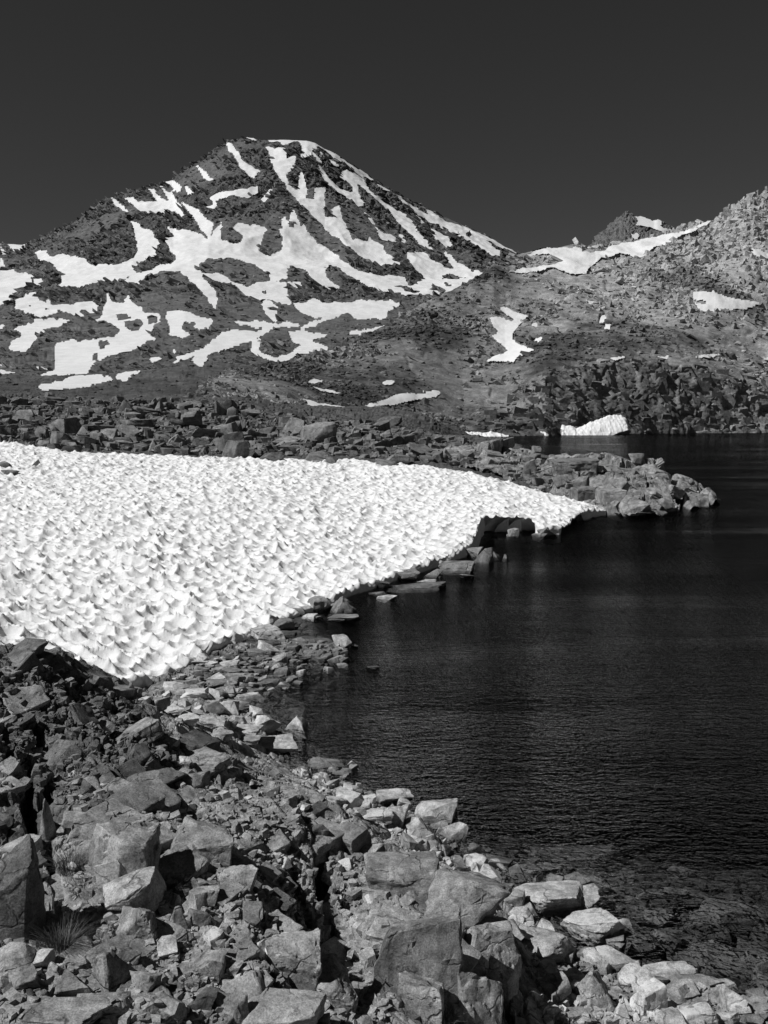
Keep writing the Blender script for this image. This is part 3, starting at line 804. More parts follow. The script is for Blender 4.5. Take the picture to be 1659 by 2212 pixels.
# ---- fallen blocks strewn over the hill and the foot of the mountain
def strew(name, P, n_, weight, size, mat, label, seed, toneval):
    k_ = np.clip(np.linalg.norm(P, axis=-1) / 900.0, .28, 1.6).ravel()
    rg = np.random.RandomState(seed)
    w_ = weight.ravel() / weight.sum()
    idx = rg.choice(len(w_), n_, p=w_)
    bm = bmesh.new(); bmesh.ops.create_icosphere(bm, subdivisions=1, radius=1.0)
    V0 = np.array([q.co[:] for q in bm.verts]); F0 = np.array([[q.index for q in f.verts] for f in bm.faces]); bm.free()
    VV = []; FF = []
    pts = P.reshape(-1, 3)[idx]
    for i, p in enumerate(pts):
        s = size[0] * (size[1] / size[0]) ** (rg.rand() ** 2.2) * k_[idx[i]]
        R_ = np.linalg.qr(rg.normal(size=(3, 3)))[0]
        Q_ = V0 * (1 + rg.uniform(-.28, .28, (len(V0), 1)))
        Q_ = (np.clip(Q_, -.72, .72) @ R_) * (s * 1.2, s, s * rg.uniform(.5, .9)) + p + (0, 0, s * .15)
        VV.append(Q_); FF.append(F0 + i * len(V0))
    VV = np.concatenate(VV)
    o = mesh_from(name, VV, np.concatenate(FF), mat, False, {'tone': np.repeat(toneval.ravel()[idx] * rg.uniform(.8, 1.7, n_), len(V0))})
    return tag(o, label, None, None, 'stuff')


_vis = np.zeros(HL.shape[:2]); _vis[8:hl_top - 4] = 1
_wt = _vis * (1 - hsoft) ** 6 * (1 - .85 * cliff) * (.12 + 1.2 * rubbly + .6 * gravel) * (hu < 1760)
strew('hill_blocks', HLr, 8000, _wt, (.7, 3.4), M_HILL, 'grey blocks fallen over the rocky hillside', 5, np.clip(tone, .05, .36))
_vis = np.zeros(MT.shape[:2]); _vis[4:mt_top_row - 30] = 1
_wt = _vis * (1 - mt_soft) ** 6 * (mtu > -60) * (mtu < 1130)
strew('mountain_scree', P_rock, 3000, _wt, (.8, 3.6), M_MOUNT, 'dark blocks of scree below the peak', 6, tone_mt)


# ---- jointed slabs and columns standing out of the slopes
def slabs(name, P, n_, weight, dims, power, basis, jit, mat, label, seed, toneval, sink=.35, kfac=1.0, tvar=(.6, 1.3)):
    rg = np.random.RandomState(seed)
    w_ = weight.ravel() / weight.sum()
    idx = rg.choice(len(w_), n_, p=w_)
    pool = []
    for k in range(14):
        N_, D_ = planes('joint' if k % 3 else 'block', rg)
        pool.append(hull(N_, D_, 0, 1, 9)[::2])
    k_ = (np.clip(np.linalg.norm(P, axis=-1) / 700.0, .35, 1.8).ravel()) ** kfac
    pts = P.reshape(-1, 3)[idx]; tn = toneval.ravel()[idx] * rg.uniform(tvar[0], tvar[1], n_)
    VV = []; FF = []; TT = []; base = 0
    B = np.array(basis, float); B /= np.linalg.norm(B, axis=1, keepdims=True)
    for i, p in enumerate(pts):
        V0, F0 = pool[rg.randint(14)]
        u_ = rg.rand() ** power
        s = [lo * (hi_ / lo) ** u_ * rg.uniform(.75, 1.3) * k_[idx[i]] for lo, hi_ in dims]
        R_ = np.array(mathutils.Euler((rg.normal() * jit, rg.normal() * jit, rg.normal() * jit)).to_matrix())
        Q_ = (V0 * s) @ (R_ @ B) + p
        Q_[:, 1] += sink * s[1]; Q_[:, 2] -= sink * .3 * s[2]
        VV.append(Q_); FF.append(F0 + base); TT.append(np.full(len(V0), tn[i])); base += len(V0)
    o = mesh_from(name, np.concatenate(VV), np.concatenate(FF), mat, False, {'tone': np.clip(np.concatenate(TT), .03, .42)})
    return tag(o, label, None, None, 'stuff')


_v = np.zeros(HL.shape[:2]); _v[6:hl_top + 1] = 1
_open = (1 - hsoft) ** 8 * (hu < 1780)
# fewer where it is gravel; clustered into ribs
_rib = sstep(-.05, .25, fbm(HL / np.array([38.0, 60, 20]), 401, 3))
slabs('hill_slabs', HLr, 6500, _v * _open * (1 - cliff) * (1 - .9 * gravel) * (.03 + _rib), [(1.1, 5.5), (1.1, 4), (.5, 1.9)], 2.0,
      [(.88, .2, -.40), (-.2, 1, .1), (.38, .0, .92)], .28, M_HILL, 'jointed grey slabs standing out of the right hillside', 21, np.clip(tone, .05, .36))
_up = sstep(1250, 1450, hu) * sstep(740, 600, hv)
slabs('hill_columns', HLr, 2600, _v * _open * (1 - cliff) * (_up + .10 * _rib), [(.6, 2.3), (.8, 2.5), (1.3, 5.5)], 1.7,
      [(.93, .2, -.25), (-.2, 1, .1), (.27, .05, .95)], .2, M_HILL, 'upright jointed rock ribs high on the right hill', 22, np.clip(tone, .05, .36))
slabs('cliff_blocks', HLr, 750, _v * _open * sstep(.1, .6, cliff) * (hv < 934), [(1.8, 6.5), (2.0, 3.5), (2.0, 8.0)], 1.5,
      [(.95, .30, -.12), (-.30, .95, 0), (.12, 0, .99)], .07, M_HILL, 'jointed blocks of the dark lakeside cliffs', 23, np.clip(tone, .05, .36), sink=.86, tvar=(.8, 1.15))
_v = np.zeros(MT.shape[:2]); _v[30:mt_top_row + 1] = 1
_ribm = sstep(-.1, .25, fbm(np.stack([X / 60, W[..., 1] / 80, Zr / 22], -1), 402, 3))
_wm = _v * (1 - sstep(.0, .5, mt_soft)) ** 3 * (.04 + crag ** 2 * _ribm) * (mtu > -80) * (mtu < 1135)
slabs('mountain_strata', P_rock, 6000, _wm, [(1.6, 7.0), (1.5, 4.0), (.45, 1.7)], 1.6,
      [(.82, .12, -.57), (-.2, 1, .05), (.56, .1, .82)], .16, M_MOUNT, 'dipping dark strata broken out along the ribs of the peak', 24, tone_mt, sink=.2, tvar=(.5, 1.7))

# ================================================================== THE GROUND BETWEEN CAMERA AND HILLS
class Tps:
    """height field in (direction, log distance): value = slope of the line of sight that meets the ground there"""
    def __init__(self, pts, smooth=1e-4):
        pts = np.asarray(pts, float)
        self.p = np.stack([pts[:, 0] * 2.2, np.log(pts[:, 1])], -1)
        n = len(pts)
        K = self.k(np.hypot(*(self.p[:, None] - self.p[None]).transpose(2, 0, 1))) + smooth * np.eye(n)
        A = np.zeros((n + 3, n + 3)); A[:n, :n] = K
        A[:n, n] = 1; A[:n, n + 1:] = self.p; A[n:, :n] = A[:n, n:].T
        b = np.zeros(n + 3); b[:n] = pts[:, 2]
        self.w = np.linalg.solve(A, b)

    @staticmethod
    def k(r):
        return r * r * np.log(np.maximum(r, 1e-9))

    def __call__(self, a, y):
        a = np.asarray(a, float); y = np.asarray(y, float)
        q = np.stack([a.ravel() * 2.2, np.log(y.ravel())], -1)
        out = np.empty(len(q)); n = len(self.p)
        for s in range(0, len(q), 20000):
            c = q[s:s + 20000]
            r = np.sqrt(((c[:, None] - self.p[None]) ** 2).sum(-1))
            out[s:s + 20000] = self.k(r) @ self.w[:n] + self.w[n] + c @ self.w[n + 1:]
        return out.reshape(a.shape)


def C(u, v, d):
    a, e = slopes(u, v); return (float(a), float(d), float(e))


def Zc(u, d, z, v=None):
    e = (z - CAM_H) / d
    v0 = 912 - e * 2000
    a = float(slopes(u, v0)[0]); return (a, float(d), e)


# ---- the snowfield's surface
SNOW_PTS = [Zc(-300, 17, 1.2), Zc(-300, 30, 1.7), Zc(-300, 62, 3.6),
            C(0, 1150, 32), C(0, 1300, 22), C(300, 1200, 29), C(300, 1100, 38), C(600, 1100, 40), C(600, 1200, 31.5), C(900, 1080, 46), C(800, 1160, 36.5),
            Zc(0, 17.0, .85), Zc(150, 16.5, .6), C(330, 1452, 17.7), C(400, 1420, 18.8), C(480, 1378, 20.3), C(620, 1320, 23.2), C(800, 1255, 27.6), C(960, 1200, 32.5), C(1055, 1150, 37.0),
            C(1050, 1111, 41.2), C(1150, 1112, 43), C(1200, 1120, 44), C(1240, 1104, 46.5), C(1305, 1100, 49.5),
            C(0, 953, 63), C(100, 966, 62), C(200, 975, 61), C(400, 983, 60), C(560, 988, 59), C(760, 990, 60), C(900, 1003, 58), C(1020, 1020, 57), C(1150, 1055, 55), C(1300, 1092, 53)]
SNOW = Tps(SNOW_PTS)
S_NEAR = [(-420, 15.5), (-300, 15.5), (0, 15.8), (150, 15.8), (260, 16.6), (330, 17.6), (400, 18.8), (480, 20.3), (560, 21.7), (620, 23.2), (700, 25.0), (800, 27.6), (880, 29.8), (960, 32.5), (1020, 35.2), (1030, 37.0), (1040, 40.6), (1085, 41.2),
          (1150, 42.0), (1175, 40.8), (1205, 41.0), (1225, 42.5), (1245, 46.0), (1275, 48.5), (1306, 49.8)]
S_SMOOTH = [(-420, 15.5), (-300, 15.5), (0, 15.8), (150, 15.8), (260, 16.6), (330, 17.6), (400, 18.8), (480, 20.3), (560, 21.7), (620, 23.2), (700, 25.0), (800, 27.6), (880, 29.8), (960, 32.5), (1020, 35.2), (1060, 37.0), (1100, 38.6), (1150, 40.0), (1175, 40.6), (1205, 41.0), (1225, 42.0), (1260, 44.5), (1306, 49.8)]
S_FAR = [(-420, 66), (-300, 66), (0, 64), (100, 63), (200, 61.5), (400, 60.5), (560, 59.5), (760, 60.5), (900, 58.6), (1020, 57.6), (1150, 55.6), (1250, 54.0), (1306, 51.5)]


def by_a(tab, a, v=1150):
    x = np.array([float(a_of(u, v)) for u, _ in tab]); return np.interp(a, x, [q[1] for q in tab])


# ---- the ground
G = [  # bottom of the picture and the front outcrop
    Zc(-400, 3.2, 2.15), Zc(0, 3.2, 2.1), Zc(400, 3.4, 1.95), Zc(800, 3.8, 1.6), Zc(1200, 4.6, .95), Zc(1700, 5.6, .3), Zc(2000, 6.5, .1),
    Zc(-400, 5, 2.1), C(0, 2212, 4.6), C(270, 2212, 4.8), C(540, 2212, 5.1), C(800, 2212, 5.6), C(1000, 2212, 6.1), C(1200, 2212, 6.7), C(1400, 2212, 7.0), C(1650, 2212, 7.35),
    C(-150, 2000, 5.6), C(40, 2000, 5.6), C(200, 2000, 5.7), C(400, 2000, 5.95), C(600, 2000, 6.3), Zc(695, 6.75, .75), C(850, 1980, 7.0), C(1000, 1990, 7.2), C(1100, 2030, 7.6), C(1150, 2060, 8.15), C(1300, 2080, 8.45), C(1450, 2050, 8.9), C(1650, 2010, 9.3), Zc(1900, 9, 0.0),
    C(-100, 1850, 6.6), C(60, 1830, 6.8), C(150, 1850, 6.5), C(262, 1800, 6.8), C(440, 1790, 7.3), C(600, 1800, 7.9), C(700, 1800, 8.3), C(850, 1865, 8.35), C(950, 1895, 8.5), C(1020, 1905, 8.9), C(1065, 1905, 9.8), C(1100, 1880, 10.25), C(1200, 1925, 9.75), C(1250, 1960, 9.4),
    C(50, 1700, 7.9), C(200, 1700, 8.1), C(400, 1700, 8.8), C(550, 1700, 9.9), C(640, 1690, 10.9), C(705, 1705, 11.9), C(760, 1692, 12.6), C(800, 1722, 12.0), C(880, 1765, 11.4), C(955, 1770, 11.6), C(1000, 1835, 10.8),
    C(0, 1560, 9.0), C(150, 1580, 9.2), C(300, 1600, 9.8), C(420, 1600, 10.9), C(530, 1622, 12.4), C(592, 1645, 12.9), C(560, 1575, 14.4), C(630, 1580, 15.0),
    C(0, 1450, 9.7), C(150, 1480, 10.4), C(280, 1490, 11.4), C(330, 1520, 12.4), C(400, 1530, 14.9), C(500, 1532, 15.7), C(340, 1492, 16.5), C(450, 1470, 17.5), C(590, 1472, 17.85), C(560, 1405, 20.0), C(650, 1402, 20.2), C(735, 1412, 20.0),
    C(0, 1398, 10.3), C(120, 1405, 11.0), C(230, 1462, 11.5), C(-200, 1390, 10), Zc(-300, 13.5, .7), Zc(0, 13.3, .5), Zc(120, 14.0, .4), Zc(240, 14.2, .35), Zc(300, 14.0, .4),
    # lake bed
    Zc(1500, 12, -1.0), Zc(1620, 10.9, -.55), Zc(1300, 11.4, -.65), Zc(1150, 12.4, -1.0), Zc(1000, 13.4, -1.2), Zc(900, 14.8, -1.4), Zc(800, 16.5, -1.2), Zc(900, 20, -2.5), Zc(770, 20, -.6), Zc(680, 16.5, -.45), Zc(700, 18, -.4), Zc(1200, 16, -3), Zc(1500, 16, -3.5),
    Zc(1700, 14, -2.2), Zc(2000, 12, -1.5), Zc(800, 24, -1.0), Zc(1000, 30, -2.4), Zc(1200, 36, -2.2), Zc(1330, 42, -2.5), Zc(1500, 46, -4), Zc(1600, 57, -5), Zc(1500, 30, -6), Zc(1900, 30, -8), Zc(1800, 80, -12), Zc(1500, 90, -9), Zc(1350, 78, -5), Zc(1500, 200, -14), Zc(1900, 200, -14), Zc(1200, 200, -9), Zc(1000, 180, -3), Zc(1200, 110, -5), Zc(1500, 400, -8), Zc(1200, 340, -4), Zc(1900, 450, -8),
    # shore under the snow's edge
    Zc(480, 20.6, 0.05), Zc(620, 23.4, .02), Zc(800, 27.8, .02), Zc(960, 32.8, .02), Zc(1060, 38.5, -.05), Zc(1100, 41.2, -.2), Zc(1200, 42.5, -.1), Zc(1300, 49, -.05),
    # under the snow
    Zc(0, 22, .2), Zc(0, 32, .5), Zc(0, 45, 1.3), Zc(300, 29, .2), Zc(300, 38, .7), Zc(300, 50, 1.6), Zc(600, 35, .2), Zc(600, 45, .9), Zc(900, 43, .3), Zc(900, 50, 1.0), Zc(1150, 49, .1), Zc(-400, 20, .8), Zc(-400, 40, 1.4),
    # boulder field above the snow
    C(-400, 945, 67), C(0, 946, 66), C(200, 966, 64), C(400, 976, 63), C(560, 980, 62.5), C(760, 982, 63), C(900, 996, 61), C(1020, 1012, 60), C(1150, 1045, 57), C(1250, 1075, 55.5), C(1340, 1100, 53),
    C(-400, 905, 84), C(0, 905, 84), C(200, 910, 84), C(400, 916, 81), C(600, 936, 79), C(800, 946, 78), C(950, 968, 72), C(1080, 990, 68), C(1180, 1000, 65), C(1300, 1030, 62),
    C(-400, 860, 116), C(0, 862, 114), C(150, 864, 114), C(300, 872, 112), C(420, 868, 115), C(500, 868, 112), C(600, 898, 104), C(740, 915, 100), C(850, 925, 98), C(950, 945, 90), C(1050, 956, 80), C(1110, 968, 74), C(1200, 985, 70),
    Zc(1110, 85, -.5), Zc(1220, 78, -.8), Zc(1000, 130, 1.0), Zc(1040, 105, .5),
    C(-300, 866, 160), C(0, 870, 160), C(200, 872, 165), C(350, 868, 165), C(450, 870, 170), C(560, 885, 160), C(700, 910, 160), C(850, 913, 180), C(950, 928, 190),
    C(-300, 880, 260), C(0, 880, 260), C(300, 876, 260), C(500, 884, 270), C(650, 906, 300), C(800, 914, 330), C(930, 935, 330), C(1000, 946, 330)]
# keep the ground under the snow's skin
GROUND = Tps(G)


def ground_z(a, y):
    return CAM_H + y * GROUND(a, y)


CRACKS = [  # joints of the front outcrop: line in the photograph, half width, depth (m)
    ([(560, 1960), (575, 2040), (590, 2110), (612, 2170)], 7, .22), ([(535, 2030), (548, 2090), (560, 2160)], 6, .2), ([(598, 2010), (625, 2090), (645, 2150)], 6, .2),
    ([(630, 1880), (655, 1960), (690, 2060), (720, 2120)], 10, .3), ([(690, 1840), (700, 1930), (715, 2000), (735, 2060)], 22, .55),
    ([(740, 1850), (745, 1920), (760, 1985)], 6, .15), ([(985, 2045), (1000, 2015), (1035, 1985)], 14, .4), ([(810, 2060), (820, 2120), (840, 2170)], 12, .4),
    ([(1075, 2110), (1095, 2160), (1110, 2212)], 9, .3), ([(925, 1915), (935, 1960), (925, 2000), (960, 2040), (990, 2080)], 4, .1), ([(800, 1860), (830, 1920), (870, 1950)], 4, .1),
    ([(340, 1820), (355, 1880), (350, 1930)], 16, .35), ([(100, 1830), (120, 1880), (125, 1950)], 14, .3), ([(20, 1520), (80, 1560), (110, 1640), (100, 1720)], 18, .35), ([(130, 1560), (170, 1620), (210, 1650)], 14, .3),
    ([(230, 1540), (250, 1600), (300, 1640)], 12, .25), ([(60, 1650), (60, 1760), (80, 1830)], 20, .4), ([(300, 1690), (360, 1740), (430, 1750)], 14, .3), ([(480, 1690), (520, 1660), (545, 1700)], 9, .25), ([(400, 1640), (470, 1690)], 8, .2),
    ([(-60, 1500), (20, 1600), (30, 1700)], 14, .3), ([(620, 1740), (700, 1800), (760, 1850)], 5, .12), ([(560, 1760), (640, 1850)], 5, .14)]

# ---- near ground
na = np.linspace(-0.54, 0.80, 930)
nb = np.exp(np.linspace(math.log(3.3), math.log(20.6), 580))
A, Y = np.meshgrid(na, nb)
E = GROUND(A, Y)
X = A * Y; Z0 = CAM_H + Y * E
P0 = np.stack([X, Y, Z0], -1)
nu, nv = to_uv(P0)
rock_edge = np.interp(nv, [1380, 1400, 1465, 1500, 1560, 1590, 1640, 1690, 1750, 1800, 1850, 1900, 1960, 2060, 2120, 2212, 2600],
                      [60, 120, 235, 290, 330, 440, 600, 650, 715, 790, 870, 1010, 1090, 1150, 1150, 1130, 1120])
bed = sstep(12, -12, nu - rock_edge + 14 * fbm(np.stack([nu, nv], -1) / 40, 91, 2)) * sstep(0.02, 0.16, Z0)      # 1 on the outcrop
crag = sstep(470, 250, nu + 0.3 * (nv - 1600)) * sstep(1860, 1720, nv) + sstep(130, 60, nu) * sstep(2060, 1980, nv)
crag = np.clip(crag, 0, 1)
wp = np.stack([fbm(P0 / 0.9, 95 + k, 3) for k in range(2)], -1) * 0.30
q = np.stack([X, Y], -1) + wp
r = math.radians(28); R = np.array([[math.cos(r), -math.sin(r)], [math.sin(r), math.cos(r)]])
q = q @ R
hb = 0.13 * facets(q / np.array([0.55, 0.8]), 101, .9, 1, .4, .10) + 0.06 * facets(q / np.array([.22, .30]), 102, .9, 1, .6, .14) + 0.022 * facets(q / np.array([.085, .11]), 103, 1, 1, .4, .2)
hs = 0.11 * facets(q / np.array([0.8, 1.2]), 106, 1.0, .8, .5, .07) + 0.03 * facets(q / .24, 107, 1, 1, .5, .10)
ragged = 0.05 * fbm(np.stack([q[..., 0] / .34, q[..., 1] / .42, Z0 / .4], -1), 104, 4, .55, ridged=True)
rubble = sstep(-.05, .25, fbm(np.stack([X, Y], -1) / .8, 108, 3))
hr = 0.10 * rubble * (0.35 - worley(np.stack([X, Y], -1) / .16 + wp, 109)[0])
hgr = 0.08 * facets(np.stack([X, Y], -1) / .34, 110, .8, 1, .5, .2) + .03 * facets(np.stack([X, Y], -1) / .12, 111, .8, 1, .5, .2)
hn = bed * (crag * (.85 * hb + .6 * ragged) + (1 - crag) * (0.6 * hs + 0.3 * hb + .8 * hr + .25 * ragged * rubble)) + (1 - bed) * hgr
hn += 0.16 * bed * fbm(np.stack([X, Y], -1) / 1.3, 112, 3) * sstep(.2, .7, Z0)
for line, w, dep in CRACKS:
    D = seg_dist(nu + 6 * perlin(np.stack([nu, nv], -1) / 17, 115), nv, line)
    hn -= dep * sstep(w, w * .35, D) * bed
ZN = Z0 + hn
# snow hides its bed
sn = (nb[:, None] > by_a(S_NEAR, na)[None, :] + 0.3) & (A < a_of(1306)) & (A > a_of(-420))
ZN = np.where(sn, np.minimum(ZN, CAM_H + Y * SNOW(A, Y) - .55), ZN)
PN = np.stack([X, Y, ZN], -1)
# facets lean out: ragged faces are not a pure height field
PN[..., 0] += (0.07 * fbm(PN / .22, 118, 3) + .05 * perlin(PN / .5, 119)) * bed * (.35 + .65 * crag)
PN[..., 1] += (0.07 * fbm(PN / .2, 121, 3)) * bed * (.35 + .65 * crag)
tone = 0.29 + 0.08 * fbm(P0 / 0.8, 120, 3)
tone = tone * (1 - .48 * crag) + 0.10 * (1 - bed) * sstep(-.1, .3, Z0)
tone -= .03 * rubble * bed
F = grid_faces(*A.shape)
keep = (PN[:-1, :-1, 2] > -6.0) & ~(sn[:-1, :-1] & sn[1:, 1:] & (Y[:-1, :-1] > by_a(S_NEAR, A[:-1, :-1]) + 1.6))
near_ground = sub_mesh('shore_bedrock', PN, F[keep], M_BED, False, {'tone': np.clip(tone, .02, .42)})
tag(near_ground, 'broken grey bedrock shelf and stony shore at the near corner of the lake', kind='structure')

# ---- middle ground
ma = np.linspace(-0.62, 0.62, 640)
mb = np.exp(np.linspace(math.log(19.8), math.log(345), 430))
MA, MY = np.meshgrid(ma, mb)
MX = MA * MY
MZ0 = CAM_H + MY * GROUND(MA, MY)
MP0 = np.stack([MX, MY, MZ0], -1)
k = np.clip(MY / 80, .25, 1.6)
q = np.stack([MX, MY], -1)
up = sstep(.0, .5, MZ0)
hm = (0.16 * facets(q / 2.4, 131, .9, 1, .5, .15) + .12 * facets(q / 1.1, 132, .9, 1, .6, .2) + .10 * (facets(q / 1.7, 133, .6, 1.4, 0, .2) > .45)) * k + 0.9 * k * fbm(q / 14, 134, 3)
hm = hm * up + (1 - up) * .06 * facets(q / .5, 135, .9, 1, .4, .2)
MZ = MZ0 + hm
inS = (MY > by_a(S_NEAR, MA) + .3) & (MY < by_a(S_FAR, MA) - .3) & (MA < a_of(1306)) & (MA > a_of(-420))
MZ = np.where(inS, np.minimum(MZ, CAM_H + MY * SNOW(MA, MY) - .45), MZ)
MPt = np.stack([MX, MY, MZ], -1)
F = grid_faces(*MA.shape)
keep = (MZ[:-1, :-1] > -7.0)
dp = (MY > by_a(S_NEAR, MA) + 2.5) & (MY < by_a(S_FAR, MA) - 2.5) & (MA < a_of(1270)) & (MA > a_of(-400))
keep &= ~(dp[:-1, :-1] & dp[1:, 1:])
keep &= ~((MY < 24)[:-1, :-1] & (MZ[:-1, :-1] > .3) & ~inS[:-1, :-1])
tone = 0.085 + .022 * fbm(q / 6, 137, 3) + 0.04 * sstep(.5, .1, MZ0)
mid_ground = sub_mesh('boulder_slope', MPt, F[keep], M_GROUND, False, {'tone': np.clip(tone, .045, .2)})
tag(mid_ground, 'dark stony slope between the snowfield and the mountain', kind='structure')

# ---- everything below and beyond
def sheet(name, z, r, mat):
    V = [(-r, -r * .2, z), (r, -r * .2, z), (r, r, z), (-r, r, z)]
    return mesh_from(name, np.array(V), np.array([[0, 1, 2, 3]]), mat, False, {'tone': np.full(4, .06)})
tag(sheet('lake_bed', -16.0, 9000, M_GROUND), 'deep dark floor under the lake and the land', kind='structure')

# ---- water: a clear body that swallows light, with a rippled skin
g = NT('lake_water')
co = g.n('ShaderNodeNewGeometry').outputs['Position']
r1 = g.noise(g.mapping(co, (1.25, 3.5, 1), (0, 0, -0.16)), 1.7, 3, .6, .5)
r2 = g.noise(g.mapping(co, (2.8, 4.0, 1), (0, 0, 0.12)), 4.2, 2, .55, .2)
r3 = g.noise(g.mapping(co, (.35, 1.0, 1), (0, 0, -0.22)), .5, 2, .5)
gust = g.ramp(g.noise(g.mapping(co, (.03, .12, 1), (0, 0, -.2)), 1.0, 3, .6), .38, .62, .25, 1.35)
fetch = g.n('ShaderNodeSeparateXYZ'); g.l(co, fetch.inputs[0])
gust = g.math('MULTIPLY', gust, g.ramp(fetch.outputs[1], 8.0, 40.0, .30, 1.4))     # the sheltered near corner is calmer
hh = g.math('MULTIPLY', g.math('ADD', g.math('ADD', r1, g.math('MULTIPLY', r2, .55)), g.math('MULTIPLY', r3, 1.2)), gust)
b = g.n('ShaderNodeBump'); b.inputs['Strength'].default_value = 1.0; b.inputs['Distance'].default_value = 0.2
g.l(hh, b.inputs['Height'])
fr = g.n('ShaderNodeFresnel'); fr.inputs['IOR'].default_value = 1.33; g.l(b.outputs[0], fr.inputs['Normal'])
gl = g.n('ShaderNodeBsdfGlossy'); gl.inputs['Roughness'].default_value = .06; gl.inputs['Color'].default_value = (.9, .9, .9, 1); g.l(b.outputs[0], gl.inputs['Normal'])
tr = g.n('ShaderNodeBsdfTransparent'); tr.inputs['Color'].default_value = (.92, .92, .92, 1)
mx = g.n('ShaderNodeMixShader'); g.l(g.math('MULTIPLY', g.math('POWER', fr.outputs[0], 1.5), 1.0), mx.inputs[0]); g.l(tr.outputs[0], mx.inputs[1]); g.l(gl.outputs[0], mx.inputs[2])
g.l(mx.outputs[0], g.out.inputs['Surface'])
va = g.n('ShaderNodeVolumeAbsorption'); va.inputs['Color'].default_value = (0, 0, 0, 1); va.inputs['Density'].default_value = .85
g.l(va.outputs[0], g.out.inputs['Volume'])
M_WATER = g.m
wx0, wx1, wy0, wy1, wz = -60.0, 620.0, 4.2, 600.0, -15.0
V = np.array([(x, y, z) for z in (wz, 0.0) for x, y in ((wx0, wy0), (wx1, wy0), (wx1, wy1), (wx0, wy1))])
Fw = np.array([[0, 3, 2, 1], [4, 5, 6, 7], [0, 1, 5, 4], [1, 2, 6, 5], [2, 3, 7, 6], [3, 0, 4, 7]])
tag(mesh_from('lake_water', V, Fw, M_WATER), 'dark clear rippled lake', kind='structure')

# ================================================================== THE SNOWFIELD
def suncups(X, Y):
    q = np.stack([X, Y], -1)
    w = np.stack([fbm(q / 1.6, 141, 2), fbm(q / 1.6, 142, 2)], -1) * .30
    r = math.radians(-24); R = np.array([[math.cos(r), -math.sin(r)], [math.sin(r), math.cos(r)]])
    q1 = (q + w) @ R
    F1, F2, H, V = worley(q1 / np.array([.46, .35]), 143, .74)
    bowl = np.minimum(F1, 1.0) ** 1.9
    amp = .36 + .11 * fbm(q / 3.0, 144, 2) + .08 * (r01(H, 5) - .5)
    h = amp * bowl
    F1b = worley(q1 / np.array([.24, .2]) + 7, 145, .9)[0]
    h = h + .03 * F1b ** 1.5 * (fbm(q / 2.2, 148, 2) > -.1) + .02 * fbm(q / .2, 146, 2)
    return h


sa = np.linspace(float(a_of(-330)), float(a_of(1306)), 780)
NS = 620
t = np.linspace(0, 1, NS) ** 1.15
y0 = by_a(S_NEAR, sa) + .22 * fbm(np.stack([sa * 60, sa * 0], -1), 151, 3)
y1 = by_a(S_FAR, sa) + .9 * fbm(np.stack([sa * 40, sa * 0 + 5], -1), 152, 3)
ys_ = by_a(S_SMOOTH, sa) + .22 * fbm(np.stack([sa * 60, sa * 0], -1), 151, 3)
y0 = np.maximum(y0 + .22 * (sa > a_of(1040)) * (sa < a_of(1150)) * perlin(np.stack([sa * 150, sa * 0 + 3], -1), 158), ys_)
SY = np.maximum(ys_[None] + t[:, None] * (y1 - ys_)[None], y0[None])
SA = np.repeat(sa[None], NS, 0)
SXx = SA * SY
SZ = CAM_H + SY * SNOW(SA, SY)
cups = suncups(SXx, SY)
din = SY - y0[None]; dout = y1[None] - SY
fade = (.85 + .15 * sstep(0, .9, din)) * (.25 + .75 * sstep(0, 2.0, dout))
SZ = SZ + (cups - .06) * fade - .05
SZ -= .5 * sstep(.9, 0, dout)
leans = .22 * (cups - .12)
SP_ = np.stack([SXx + .18 * leans, SY - .30 * leans, SZ], -1)
# lip and front
tx = np.gradient(SP_[0, :, 0]); ty = np.gradient(y0)
ty = blur(np.repeat(ty[None], 3, 0), 12)[1]; tx = np.gradient(sa * y0)
tx = blur(np.repeat(tx[None], 3, 0), 12)[1]
nrm = np.hypot(tx, ty); ox, oy = ty / nrm, -tx / nrm                       # outward: towards the lake
ua = CX + F_D * sa * .99
cave = np.maximum(sstep(1040, 1050, ua) * sstep(1160, 1140, ua), .8 * sstep(1206, 1218, ua) * sstep(1262, 1250, ua))
rows = []
NL = 16
for i in range(1, NL + 1):
    s = i / NL
    out = (.07 * math.sin(min(s * 3, 1) * math.pi / 2)) + .05 * s
    inn = .10 * math.sin(min(s * 5, 1) * math.pi) - 1.2 * (max(0, s - .12) / .88) ** .65
    off = out * (1 - cave) + inn * cave
    off = off + .10 * fbm(np.stack([sa * 90, sa * 0 + s * 3], -1), 155, 3)
    top = SP_[0, :, 2]
    z = top - (top + .35) * (s ** 1.3 * (1 - cave) + (s ** 1.6) * cave)
    rows.append(np.stack([SP_[0, :, 0] + ox * off, SP_[0, :, 1] + oy * off, z], -1))
SG = np.concatenate([np.stack(rows[::-1], 0), SP_], 0)
FS = grid_faces(*SG.shape[:2])
flat_ = np.concatenate([np.zeros((NL, len(sa)), bool), SY <= y0[None] + 1e-6], 0)
flat_[NL] = False
_dead = flat_[1:, :-1] & flat_[1:, 1:]                                    # rows folded onto the lip
snowfield = sub_mesh('snowfield', SG, FS[~_dead], M_SNOW, True)
tag(snowfield, 'bright white suncupped snowfield sloping down to the lake', kind='structure')

